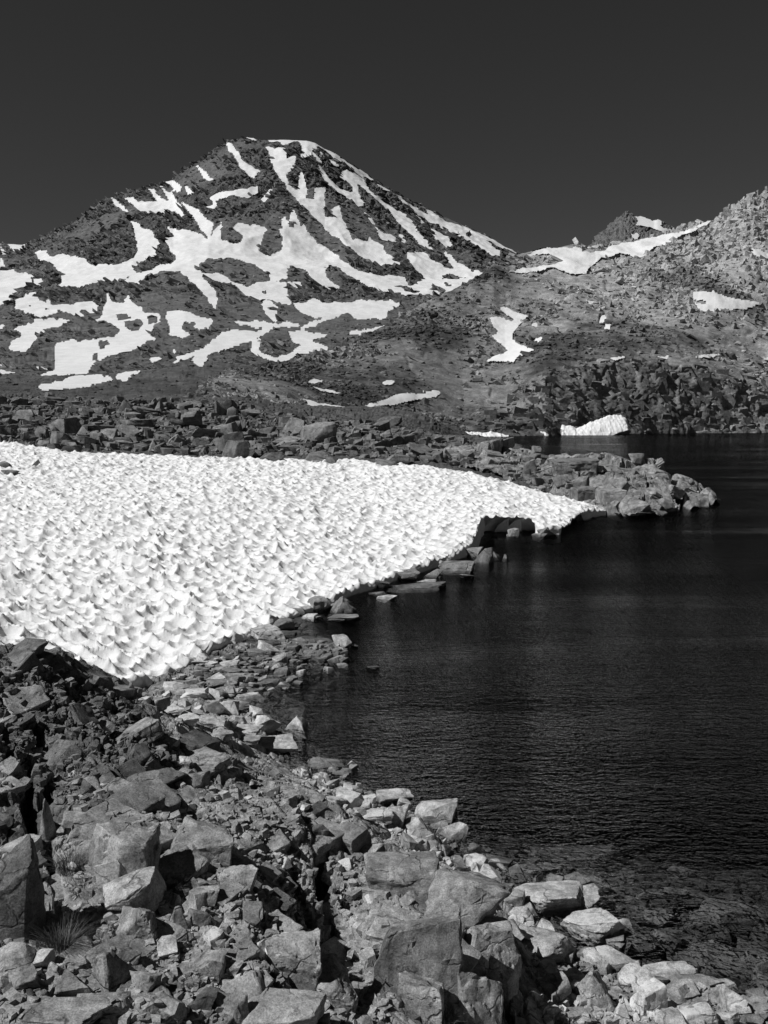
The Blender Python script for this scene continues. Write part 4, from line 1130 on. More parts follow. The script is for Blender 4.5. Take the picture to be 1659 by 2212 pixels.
# ================================================================== THE ROCK POINT
PT_TOP = [(930, 962, 71), (960, 962, 70), (1000, 958, 70), (1040, 960, 70), (1080, 963, 69), (1112, 970, 68), (1150, 974, 67), (1178, 982, 66), (1183, 973, 65.5), (1226, 972, 65), (1256, 980, 64.5), (1285, 984, 64), (1314, 987, 63.5), (1340, 993, 63), (1362, 998, 62.5), (1376, 996, 62), (1411, 989, 61.5), (1424, 993, 61), (1434, 1008, 61),
          (1440, 1018, 61), (1455, 1024, 60.5), (1470, 1026, 60.5), (1495, 1032, 60), (1511, 1038, 60), (1519, 1055, 59.5), (1530, 1066, 59), (1540, 1083, 58.5), (1548, 1100, 58.3)]
PT_FOOT = [(930, 1000, 60), (1000, 1015, 59), (1080, 1035, 57.5), (1150, 1060, 55.5), (1230, 1088, 53), (1310, 1110, 50.2), (1360, 1121, 48.8), (1411, 1119, 49), (1440, 1112, 50.5), (1470, 1108, 51.5), (1500, 1102, 53.4), (1548, 1096, 56.5)]
PT_MID = [(930, 978, 65), (1000, 980, 65.5), (1080, 990, 64), (1112, 1000, 63), (1150, 1010, 61.5), (1183, 1005, 61.5), (1226, 1012, 59.5), (1256, 1020, 58.5), (1314, 1037, 56), (1362, 1055, 54.5), (1395, 1035, 56.5), (1424, 1040, 57), (1445, 1065, 56), (1465, 1080, 55), (1480, 1060, 57.3), (1511, 1068, 57.3), (1530, 1082, 57), (1548, 1098, 57.3)]
pu = np.linspace(930, 1547, 440)
PTS = layer(pu, [PT_FOOT, PT_MID, PT_TOP, [(u, v + 6, d + 2.5) for u, v, d in PT_TOP], [(u, v + 75, d + 7) for u, v, d in PT_TOP]], [80, 70, 10, 24])
p_top = 150
PTS = smooth_rows(PTS, 3, p_top)
pn = grid_normals(PTS); pn = -pn if pn[..., 1].mean() > 0 else pn
w = np.stack([fbm(PTS / 2.2, 161 + k, 2) for k in range(3)], -1) * .5
q = PTS + w
ca, sa_ = math.cos(.95), math.sin(.95)                                      # beds lean to the right
qx = q[..., 0] * ca + q[..., 2] * sa_; qz = -q[..., 0] * sa_ + q[..., 2] * ca
Q = np.stack([qx / 7.0, q[..., 1] / 5.0, qz / 2.2], -1)
hp = .85 * facets(Q, 165, .8, 1, .5, .04) + .14 * facets(Q * 2.3, 166, .9, 1, .7, .10) + .06 * facets(Q * 5, 167, .9, 1, .5, .2)
ptu, ptv = to_uv(PTS)
for line, wd, dep in [([(1440, 1010), (1450, 1040), (1470, 1085), (1478, 1106)], 13, 1.5), ([(1395, 1000), (1400, 1050), (1385, 1105)], 4, .5), ([(1345, 1000), (1360, 1030), (1375, 1060)], 5, .5), ([(1178, 975), (1172, 1000), (1150, 1020)], 5, .5), ([(1312, 1030), (1300, 1080)], 4, .4), ([(1255, 1020), (1240, 1070)], 4, .4), ([(1345, 1060), (1335, 1110)], 5, .5)]:
    hp = hp - dep * sstep(wd, wd * .4, seg_dist(ptu + 3 * perlin(np.stack([ptu, ptv], -1) / 9, 169), ptv, line))
lf = sstep(930, 1090, ptu)
tf = np.interp(np.arange(PTS.shape[0]), [0, p_top - 20, p_top, PTS.shape[0]], [1, 1, .5, 1])[:, None]
PTr = PTS + pn * (hp * tf * (.45 + .55 * lf) - .35 * (1 - lf))[..., None]
rock_point = sub_mesh('rock_point', PTr, grid_faces(*PTS.shape[:2]), M_POINT, False)
tag(rock_point, 'slabby grey rock point running out into the lake', kind='structure')

_sy = CAM_H + Y * SNOW(A, Y)
LANDN = np.where(sn, np.maximum(ZN, _sy), ZN)
_sy = CAM_H + MY * SNOW(MA, MY)
LANDM = np.where(inS, np.maximum(MZ, _sy), MZ)

# ================================================================== ROCKS
def ico(sub):
    bm = bmesh.new(); bmesh.ops.create_icosphere(bm, subdivisions=sub, radius=1.0)
    V = np.array([v.co[:] for v in bm.verts]); Fq = np.array([[v.index for v in f.verts] for f in bm.faces]); bm.free()
    return V / np.linalg.norm(V, axis=1, keepdims=True), Fq


ICO = {s: ico(s) for s in (1, 2, 3, 4, 5)}


LEN = {1: 9.0, 2: .9, 3: .42, 4: .22, 5: .12}


def rock_shape(style, seed, sub, extra=None):
    """a broken rock inside the box -1..1: flat fracture faces, worn edges, a ledge or two of a second and third block"""
    rg = np.random.RandomState(seed)
    extra = (rg.randint(0, 3) if style != 'round' else 0) if extra is None else extra
    if sub < 3: extra = 0
    VV = []; NN = []; FF = []; base = 0
    for k in range(1 + extra):
        N, D = planes(style if k == 0 else ('block', 'angular')[rg.randint(2)], rg)
        bev = (.13 if style == 'round' else rg.uniform(.02, .06)) if sub > 1 else 0
        sc = 1.0 if k == 0 else rg.uniform(.42, .68)
        V, Nn, Fq = hull(N, D, bev, 2 if style == 'round' and sub > 2 else 1, LEN[sub] / sc)
        if k:
            t = rg.uniform(0, 6.28); V = V * sc * (1, 1, rg.uniform(.7, 1.1)) + (math.cos(t) * .48, math.sin(t) * .48, -.12 - .2 * rg.rand())
        VV.append(V); NN.append(Nn); FF.append(Fq + base); base += len(V)
    P = np.concatenate(VV); Nn = np.concatenate(NN); Fq = np.concatenate(FF)
    mn, mx_ = P.min(0), P.max(0)
    P = (P - (mn + mx_) / 2) / ((mx_ - mn) / 2)
    if sub >= 3:
        o = rg.uniform(-50, 50, 3)
        d = .08 * fbm(P * 1.5 + o, seed % 1000, 4, .55) + .02 * fbm(P * 6 + o, seed % 1000 + 3, 2)
        if style != 'round' and sub >= 4:
            d = d + .06 * facets(P * 2.0 + o, seed % 1000 + 7, .8, .9, .35, .06)
        P = P + Nn * d[:, None]
    return P, Fq


ROOT_POOL = {}


def sharp(o, ang=32):
    me = o.data
    me.polygons.foreach_set('use_smooth', np.ones(len(me.polygons), bool))
    me.set_sharp_from_angle(angle=math.radians(ang))


# lines of sight against the ground, the snow and the middle ground
_ln = np.log(nb); _lm = np.log(mb)


def _bil(Z, la, lb, a, y):
    x = (a - la[0]) / (la[1] - la[0]); j = (np.log(y) - lb[0]) / (lb[1] - lb[0])
    x = np.clip(x, 0, len(la) - 1.001); j = np.clip(j, 0, len(lb) - 1.001)
    i0 = x.astype(int); j0 = j.astype(int); fx = x - i0; fj = j - j0
    return (Z[j0, i0] * (1 - fx) + Z[j0, i0 + 1] * fx) * (1 - fj) + (Z[j0 + 1, i0] * (1 - fx) + Z[j0 + 1, i0 + 1] * fx) * fj


def land_z(x, y, snow=True):
    x = np.atleast_1d(np.asarray(x, float)); y = np.atleast_1d(np.asarray(y, float)); a = x / y
    return np.where(y < 20.2, _bil(LANDN, na, _ln, a, y), _bil(LANDM, ma, _lm, a, y))


_ys = np.exp(np.linspace(math.log(3.5), math.log(330), 2600))


def hit(u, v, water=True):
    """where the line of sight through a photograph point meets the ground"""
    a, e = slopes(u, v); a = float(a); e = float(e)
    z = land_z(a * _ys, _ys)
    if water: z = np.maximum(z, -.02)
    k = np.argmax((CAM_H + e * _ys) <= z)
    y = _ys[k]
    return a * y, y, float(z[k])


_pu, _pv = to_uv(PTr[:p_top + 1]); _pf = PTr[:p_top + 1].reshape(-1, 3)


def hit_point(u, v):
    """the spot of the rock point that stands at u, v"""
    k = int(np.argmin((_pu.ravel() - u) ** 2 + (_pv.ravel() - v) ** 2))
    return float(_pf[k, 0]), float(_pf[k, 1]), float(_pf[k, 2])


MATS = {'field': M_FIELD, 'fore': M_FORE, 'pale': M_PALE, 'dark': M_DARK, 'mid': M_MIDP}
NROCK = [0]


def rock(name, u, v, w, h, style, mat, label=None, group=None, cat=None, depth=.85, sub=None, sink=.18, tilt=0.0, seed=None, water=True, embed=.35, where=None):
    """a rock of its own where the photograph shows it: u, v its middle, w, h its size there"""
    NROCK[0] += 1
    seed = seed if seed is not None else 1000 + NROCK[0] * 17
    x, y, z = (where or hit)(u, v + h * .32) if water else hit(u, v + h * .32, False)
    k = math.hypot(y, CAM_H - z) / F_D
    sx = w * k * .5; hh = h * k * .5
    ang = math.atan2(CAM_H - z, y)
    sy = min(sx * depth, .8 * hh / max(math.sin(ang), .02) if ang > .12 else sx * depth)
    sy = max(sy, .35 * sx)
    sz = math.sqrt(max(hh * hh - (sy * math.sin(ang)) ** 2, (.45 * hh) ** 2)) / math.cos(ang)
    if not water: sz *= 1 + sink
    if sub is None:
        sub = 5 if w * h > 6500 else 4 if w * h > 1100 else 3
    P, Fq = rock_shape(style, seed, sub)
    P = P * (sx, sy, sz)
    if tilt:
        c, s = math.cos(tilt), math.sin(tilt)
        P = np.stack([P[:, 0] * c + P[:, 2] * s, P[:, 1], -P[:, 0] * s + P[:, 2] * c], -1)
    yc = y + sy * .22
    P[:, 2] = np.where(P[:, 2] < 0, P[:, 2] * (1 + embed), P[:, 2])
    o = mesh_from(name, P, Fq, MATS[mat], True)
    sharp(o)
    if water:
        zc = CAM_H + float(slopes(u, v)[1]) * yc
    else:
        zc = max(z + sz * (1 - 2 * sink), (-.05 if y < 10.2 else -.55) - sz * .8)      # close under the surface
    o.location = (x * (yc / y), yc, zc)
    if label: MARKS.append((u, v, label))
    return tag(o, label, cat or name, group) if label else o


MARKS = []
FIELD = 'boulders of the field between snow and mountain'
SHORE = 'rocks along the edge of the lake'
OUT = 'loose rocks lying on the near outcrop'
POINT = 'boulders on the rock point'

# ---- boulder field (photograph numbers: middle u, v, width, height)
for u, v, w, h, st, lab in [
    (133, 947, 52, 33, 'block', 'pale square-cut boulder resting at the upper edge of the snow'),
    (90, 938, 36, 34, 'angular', 'dark upright boulder just left of the pale square-cut boulder'),
    (96, 959, 28, 17, 'round', 'low rounded boulder at the snow edge under the dark upright one'),
    (125, 919, 52, 28, 'wedge', 'pointed grey boulder rising behind the pale square-cut boulder'),
    (37, 889, 36, 38, 'wedge', 'dark pyramid-shaped boulder standing tall in the left of the field'),
    (12, 905, 40, 22, 'block', 'broad grey boulder left of the dark pyramid boulder'),
    (277, 879, 44, 30, 'angular', 'big black angular boulder crowning the stony rise'),
    (288, 901, 40, 24, 'block', 'black square boulder in front of the crowning black one'),
    (345, 880, 33, 28, 'wedge', 'dark boulder with sloping left face on the stony rise'),
    (212, 870, 28, 19, 'round', 'dark rounded boulder at the back rim of the field'),
    (156, 873, 38, 15, 'slab', 'low grey slab near the back rim of the field'),
    (192, 892, 24, 26, 'angular', 'dark leaning boulder in a close trio left of the black ones'),
    (155, 891, 30, 21, 'block', 'grey boulder leftmost in a close trio mid field'),
    (214, 889, 34, 17, 'block', 'flat-topped boulder rightmost in a close trio mid field'),
    (290, 919, 86, 27, 'slab', 'long pale flat slab in the middle of the boulder field'),
    (213, 927, 64, 17, 'slab', 'flat dark slab left of the long pale flat slab'),
    (217, 953, 38, 24, 'block', 'dark blocky boulder near the snow edge, two widths right of the pale square one'),
    (270, 953, 54, 19, 'slab', 'light grey slab lying just above the snow edge'),
    (243, 962, 21, 15, 'block', 'small pale block touching the snow left of the light slab'),
    (356, 971, 50, 20, 'slab', 'flat grey boulder half sunk in the snow edge'),
    (451, 935, 80, 22, 'slab', 'long low slab beneath the dark wedge boulder'),
    (498, 916, 50, 38, 'wedge', 'dark wedge boulder with steep right face mid field'),
    (491, 879, 52, 34, 'round', 'huge dark rounded boulder on top of the stony rise'),
    (503, 893, 34, 30, 'angular', 'black broken boulder leaning on the huge dark rounded one'),
    (506, 973, 70, 44, 'block', 'massive grey boulder jutting over the snow edge'),
    (155, 969, 44, 15, 'slab', 'flat dark slab lying on the snow edge under the pale square boulder'),
    (118, 964, 26, 14, 'block', 'small dark block at the snow edge below the pointed boulder'),
    (80, 1001, 24, 17, 'wedge', 'lone dark pointed rock sitting on the snow at left'),
    (12, 1004, 30, 16, 'angular', 'dark rock melting out of the snow at the left edge'),
    (20, 1020, 44, 10, 'slab', 'low flat rock melting out of the snow below another at the left edge'),
    (158, 922, 30, 20, 'round', 'round grey boulder between the pointed boulder and the flat dark slab'),
    (202, 940, 30, 17, 'block', 'grey block behind the dark blocky boulder'),
    (49, 932, 30, 20, 'angular', 'grey tilted boulder left of the dark upright one'),
    (20, 928, 48, 24, 'slab', 'broad sloping slab at the left end of the field'),
    (39, 864, 30, 13, 'block', 'dark boulder far back at the left end of the field'),
    (390, 955, 40, 24, 'angular', 'grey boulder between the sunk flat one and the long low slab'),
    (420, 889, 30, 18, 'block', 'dark block left of the huge dark rounded boulder'),
    (460, 900, 26, 18, 'block', 'broken dark block at the foot of the huge rounded boulder'),
    (688, 937, 80, 52, 'round', 'largest boulder, smooth grey and humped, right of the field centre'),
    (587, 987, 50, 22, 'round', 'rounded dark boulder sitting in the snow by the massive grey one'),
    (701, 987, 92, 26, 'slab', 'long thick slab lying along the snow edge below the largest boulder'),
    (626, 971, 54, 20, 'block', 'grey block at the snow edge left of the long thick slab'),
    (554, 942, 42, 30, 'angular', 'rough boulder right of the dark wedge boulder'),
    (579, 932, 40, 23, 'block', 'dark boulder above the rough one right of the wedge'),
    (519, 944, 36, 23, 'block', 'grey boulder above the massive one at the snow edge'),
    (860, 992, 52, 22, 'round', 'smooth dark boulder at the snow edge, right end of the field'),
    (834, 999, 48, 17, 'slab', 'low boulder sunk in the snow beside the smooth dark one'),
    (761, 981, 28, 17, 'block', 'small block at the snow edge right of the long thick slab'),
    (786, 986, 26, 12, 'slab', 'thin slab at the snow edge, second right of the long thick slab'),
    (668, 954, 30, 23, 'angular', 'rough dark rock leaning against the largest boulder'),
    (841, 909, 56, 21, 'round', 'whaleback rock hump behind the right end of the field'),
    (890, 960, 32, 14, 'slab', 'flat dark rock between the whaleback hump and the rock point'),
    (951, 951, 28, 17, 'angular', 'dark block where the rock point leaves the slope')]:
    rock('boulder', u, v, w, h, st, 'field', lab, FIELD)

# ---- rock point
for u, v, w, h, st, lab in [
    (1097, 956, 32, 24, 'angular', 'round-shouldered boulder perched on the crest of the rock point'),
    (1170, 969, 27, 13, 'block', 'pale block perched on the crest of the rock point'),
    (1375, 989, 34, 19, 'round', 'rounded pale boulder perched near the tip of the rock point'),
    (1298, 983, 24, 9, 'slab', 'flat stone lying on the crest between the two perched boulders'),
    (1145, 1009, 28, 34, 'block', 'upright dark block in the gap of the rock point'),
    (1124, 1000, 24, 18, 'block', 'grey block left of the upright dark block on the rock point'),
    (1172, 1022, 28, 14, 'slab', 'low slab below the upright dark block on the rock point'),
    (1210, 1040, 34, 24, 'block', 'blocky rock in the rubble under the slabs of the point'),
    (1256, 1050, 40, 44, 'block', 'tall pale flake leaning on the slabs of the rock point')]:
    rock('boulder', u, v, w, h, st, 'mid', lab, POINT, where=hit_point)
for u, v, w, h, st, lab in [
    (1322, 1102, 40, 36, 'wedge', 'pale pointed boulder in the water at the end of the snow'),
    (1357, 1104, 42, 24, 'angular', 'dark boulder right of the pale pointed one at the end of the snow'),
    (1418, 1108, 46, 14, 'slab', 'pale flat rock in the water at the foot of the rock point'),
    (1448, 1096, 42, 22, 'block', 'square pale rock above the water at the foot of the point'),
    (1495, 1094, 30, 10, 'slab', 'low pale ledge rock under the tip of the point'),
    (1385, 1111, 22, 8, 'slab', 'small flat stone in the water before the rock point'),
    (1100, 1020, 30, 13, 'slab', 'flat dark rock above the snow beside the rock point'),
    (1216, 1072, 16, 7, 'round', 'little dark rock on the thin end of the snow')]:
    rock('boulder', u, v, w, h, st, 'mid', lab, SHORE)
# ---- rocks along the snow's lower edge
for u, v, w, h, st, m, lab in [
    (1109, 1152, 32, 24, 'angular', 'mid', 'dark rock at the mouth of the snow cave'),
    (1179, 1150, 66, 26, 'angular', 'mid', 'broad grey rock in the water right of the snow cave'),
    (1250, 1118, 22, 13, 'angular', 'dark', 'dark rock under the smaller snow overhang'),
    (1045, 1204, 48, 44, 'wedge', 'mid', 'sharp triangular rock standing at the snow edge'),
    (1020, 1194, 50, 26, 'slab', 'mid', 'leaning slab behind the sharp triangular rock'),
    (1071, 1200, 24, 19, 'wedge', 'mid', 'small bright pointed rock right of the sharp triangular one'),
    (1093, 1204, 18, 15, 'wedge', 'mid', 'small dark tooth of rock alone in the water'),
    (988, 1226, 80, 28, 'slab', 'mid', 'broad sloping rock at the snow edge left of the triangular one'),
    (1008, 1244, 34, 10, 'slab', 'pale', 'flat pale stone awash below the broad sloping rock'),
    (934, 1240, 46, 22, 'wedge', 'mid', 'low pointed rock at the snow edge mid shore'),
    (876, 1243, 62, 26, 'block', 'mid', 'dark block at the snow edge left of the low pointed rock'),
    (900, 1267, 132, 17, 'slab', 'dark', 'long flat dark slab reaching into the water'),
    (920, 1256, 46, 9, 'slab', 'pale', 'pale flat stone on the long dark slab'),
    (826, 1263, 40, 20, 'block', 'dark', 'black block tucked under the snow lip'),
    (816, 1283, 40, 11, 'slab', 'mid', 'flat rock left of the end of the long dark slab'),
    (835, 1292, 46, 13, 'slab', 'pale', 'light flat rock awash below the long dark slab'),
    (685, 1306, 58, 38, 'angular', 'mid', 'big dark boulder at the bend of the snow edge'),
    (742, 1310, 80, 42, 'wedge', 'mid', 'big rock with a sloping lit face beside the dark boulder at the bend'),
    (646, 1322, 30, 20, 'block', 'mid', 'grey block left of the big dark boulder at the bend'),
    (672, 1333, 44, 15, 'slab', 'pale', 'light flat stone below the big dark boulder'),
    (742, 1334, 70, 18, 'slab', 'mid', 'pale slab lying just under the water by the bend'),
    (580, 1368, 84, 32, 'slab', 'pale', 'large flat pale boulder where the snow meets the stony spit'),
    (612, 1352, 50, 26, 'angular', 'mid', 'grey rock behind the large flat pale boulder'),
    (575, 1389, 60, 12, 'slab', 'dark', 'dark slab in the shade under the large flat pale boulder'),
    (383, 1419, 18, 9, 'round', 'pale', 'small white stone at the foot of the snow'),
    # stony spit and shallows
    (705, 1410, 30, 16, 'angular', 'mid', 'pale stone at the outer end of the stony spit'),
    (735, 1405, 26, 14, 'angular', 'mid', 'angular stone on the tip of the stony spit'),
    (735, 1425, 28, 11, 'slab', 'pale', 'bright flat stone at the lower edge of the spit'),
    (665, 1411, 26, 16, 'round', 'mid', 'rounded grey stone in the middle of the spit'),
    (700, 1425, 26, 12, 'block', 'mid', 'grey stone awash beside the bright flat spit stone'),
    (740, 1437, 26, 9, 'slab', 'pale', 'pale stone just awash off the spit'),
    (766, 1396, 17, 9, 'angular', 'mid', 'lone small stone off the tip of the spit'),
    (806, 1442, 28, 7, 'slab', 'mid', 'lone flat stone awash furthest out from the spit'),
    (622, 1420, 30, 11, 'slab', 'mid', 'flat stone at the near side of the spit'),
    (583, 1417, 28, 15, 'wedge', 'mid', 'pointed pale stone in the shallows by the spit'),
    (556, 1408, 44, 14, 'slab', 'mid', 'flat grey stone between the snow and the spit'),
    (443, 1429, 54, 15, 'slab', 'pale', 'pale flat stone in the shallows close to the snow'),
    (492, 1421, 36, 13, 'slab', 'mid', 'grey flat stone right of the pale one in the shallows'),
    (476, 1439, 32, 13, 'round', 'mid', 'rounded stone below the grey flat one in the shallows'),
    (515, 1461, 36, 10, 'slab', 'mid', 'dark flat stone in the middle of the shallows'),
    (520, 1471, 20, 12, 'angular', 'mid', 'small angular stone beside the dark flat one in the shallows'),
    (588, 1471, 38, 10, 'slab', 'mid', 'lone flat stone standing out of the shallows'),
    (465, 1476, 70, 17, 'slab', 'mid', 'long slab in the shallows beside the near shore'),
    (380, 1487, 66, 26, 'angular', 'pale', 'pale rock at the inner end of the shallows'),
    (420, 1495, 84, 20, 'slab', 'pale', 'long pale slab at the inner end of the shallows'),
    (492, 1496, 70, 26, 'wedge', 'pale', 'pale ridge-backed rock at the water edge'),
    (530, 1504, 72, 24, 'wedge', 'mid', 'grey pointed rock awash beside the pale ridge-backed one'),
    (485, 1519, 110, 22, 'slab', 'pale', 'wide pale slab sloping into the water'),
    (400, 1520, 54, 26, 'wedge', 'pale', 'pale pointed rock left of the wide pale slab'),
    (365, 1535, 66, 17, 'slab', 'pale', 'pale layered slab at the foot of the dark crag'),
    (408, 1553, 48, 26, 'angular', 'pale', 'pale broken rock below the layered slab'),
    (460, 1558, 70, 23, 'block', 'pale', 'bright oblong block among the shore rocks'),
    (518, 1555, 34, 23, 'block', 'pale', 'tilted pale block right of the bright oblong one'),
    (575, 1567, 70, 48, 'angular', 'pale', 'big pale rounded boulder at the water edge'),
    (641, 1564, 66, 36, 'wedge', 'pale', 'pale humped boulder standing in the water'),
    (525, 1578, 80, 26, 'slab', 'pale', 'flat pale rock left of the big pale rounded boulder'),
    (535, 1598, 54, 20, 'slab', 'fore', 'dark flat rock beneath the big pale boulder'),
    (601, 1607, 92, 32, 'slab', 'pale', 'thick slab with a dark face overhanging the water'),
    (480, 1587, 50, 24, 'round', 'fore', 'grey humped rock near the shore below the big pale boulder'),
    (310, 1512, 32, 14, 'slab', 'pale', 'pale flat stone where the snow ends at the crag'),
    (285, 1490, 34, 34, 'wedge', 'dark', 'dark pointed rock at the lowest tip of the snow')]:
    rock('rock', u, v, w, h, st, m, lab, SHORE)
# ---- near shore, right of the outcrop
for u, v, w, h, st, m, lab in [
    (704, 1648, 76, 22, 'slab', 'fore', 'dark-sided flat rock at the small cove'),
    (762, 1655, 36, 20, 'wedge', 'pale', 'pale pointed stone at the end of the flat cove rock'),
    (720, 1664, 24, 16, 'round', 'fore', 'rounded stone under the flat cove rock'),
    (746, 1668, 26, 13, 'round', 'pale', 'pale pebble-like stone by the flat cove rock'),
    (696, 1668, 20, 12, 'round', 'fore', 'small dark stone under the left of the flat cove rock'),
    (715, 1696, 34, 20, 'angular', 'fore', 'grey rock in the cove below the round stones'),
    (755, 1727, 60, 40, 'block', 'pale', 'tilted pale block with a dark right face'),
    (760, 1706, 44, 22, 'block', 'pale', 'narrow pale block behind the tilted one'),
    (796, 1731, 36, 29, 'block', 'pale', 'white cube-like block beside the tilted pale block'),
    (845, 1718, 92, 30, 'slab', 'pale', 'flat pale slab half wet at the waterline'),
    (806, 1760, 84, 34, 'slab', 'pale', 'smooth light slab tipped towards the water'),
    (858, 1768, 52, 56, 'angular', 'pale', 'upright pale boulder left of the domed rock'),
    (874, 1740, 38, 32, 'angular', 'pale', 'pale boulder between the flat slab and the domed rock'),
    (944, 1754, 92, 56, 'round', 'pale', 'big domed rock with a dark right flank at the water'),
    (901, 1792, 102, 58, 'wedge', 'pale', 'white speckled wedge boulder with a dark underside'),
    (946, 1783, 52, 28, 'angular', 'fore', 'grey rock between the domed rock and the speckled wedge'),
    (899, 1825, 58, 36, 'angular', 'pale', 'small white boulder below the speckled wedge boulder'),
    (956, 1826, 18, 24, 'block', 'pale', 'upright little stone near the speckled wedge boulder'),
    (935, 1838, 24, 17, 'round', 'fore', 'small round stone by the little white boulder'),
    (930, 1852, 46, 18, 'slab', 'pale', 'white flat stone on the stony bank'),
    (985, 1868, 40, 22, 'round', 'fore', 'rounded stone in the middle of the stony bank'),
    (1030, 1864, 56, 32, 'round', 'pale', 'large rounded pale rock at the top of the stony bank'),
    (1056, 1903, 56, 50, 'round', 'pale', 'round pale boulder at the foot of the lichened dome'),
    (1188, 1935, 200, 62, 'slab', 'pale', 'long flat-topped boulder with a dark shaded front'),
    (1110, 1942, 46, 34, 'block', 'fore', 'grey block at the left end of the long flat-topped boulder'),
    (1120, 1976, 58, 30, 'round', 'pale', 'pale loaf-shaped rock below the long flat-topped boulder'),
    (1178, 2009, 46, 40, 'angular', 'pale', 'upright pale rock beside the puddle'),
    (1281, 1990, 128, 62, 'slab', 'pale', 'white slab tilted into the water, half wet'),
    (1350, 1994, 36, 22, 'wedge', 'pale', 'small bright rock right of the white tilted slab'),
    (1312, 2072, 112, 44, 'slab', 'pale', 'white slab dipping under the water, half dark and wet'),
    (1446, 2098, 110, 30, 'slab', 'pale', 'pale flat slab with a wet dark upper half'),
    (1500, 2120, 104, 28, 'slab', 'pale', 'long pale slab at the waterline'),
    (1364, 2112, 52, 38, 'round', 'pale', 'smooth pale rock left of the flat wet-topped slab'),
    (1392, 2126, 62, 44, 'angular', 'pale', 'bright angular block by the smooth pale rock'),
    (1470, 2146, 70, 38, 'slab', 'fore', 'grey slab tilted in the water under the long pale slab'),
    (1592, 2168, 62, 62, 'block', 'pale', 'upright pale boulder alone in the water at the right'),
    (1400, 2164, 76, 66, 'block', 'pale', 'blocky pale boulder on the right shore'),
    (1296, 2148, 96, 96, 'angular', 'fore', 'large speckled grey boulder leaning on the bedrock'),
    (1228, 2120, 54, 52, 'wedge', 'pale', 'pale leaf-shaped rock left of the large speckled boulder'),
    (1497, 2192, 92, 38, 'slab', 'pale', 'pale flat rock near the lower right corner'),
    (1190, 2125, 44, 36, 'round', 'fore', 'rounded grey rock left of the leaf-shaped one'),
    (1170, 2110, 30, 24, 'block', 'fore', 'small grey block above the rounded grey rock'),
    (1340, 2190, 50, 60, 'wedge', 'pale', 'pale sliver of rock right of the large speckled boulder'),
    (1440, 2200, 60, 34, 'angular', 'pale', 'pale broken rock at the bottom of the right shore'),
    (1250, 2195, 70, 30, 'slab', 'fore', 'flat grey rock below the large speckled boulder'),
    (1330, 2035, 40, 22, 'angular', 'fore', 'half drowned rock between the two white slabs'),
    (1083, 1869, 46, 26, 'wedge', 'pale', 'small white peak of rock breaking the water'),
    (1556, 2202, 86, 34, 'slab', 'pale', 'flat pale rock at the bottom edge near the right corner'),
    (1634, 2206, 60, 30, 'block', 'fore', 'grey block in the lower right corner'),
    (1536, 2156, 44, 22, 'angular', 'fore', 'low grey rock between the upright pale boulder and the long slab'),
    (1560, 2130, 60, 22, 'slab', 'pale', 'thin pale slab behind the upright pale boulder'),
    (1640, 2150, 50, 22, 'slab', 'fore', 'wet grey slab right of the upright pale boulder'),
    (1630, 2185, 60, 24, 'slab', 'pale', 'pale slab at the right edge of the shore')]:
    rock('rock', u, v, w, h, st, m, lab, SHORE)
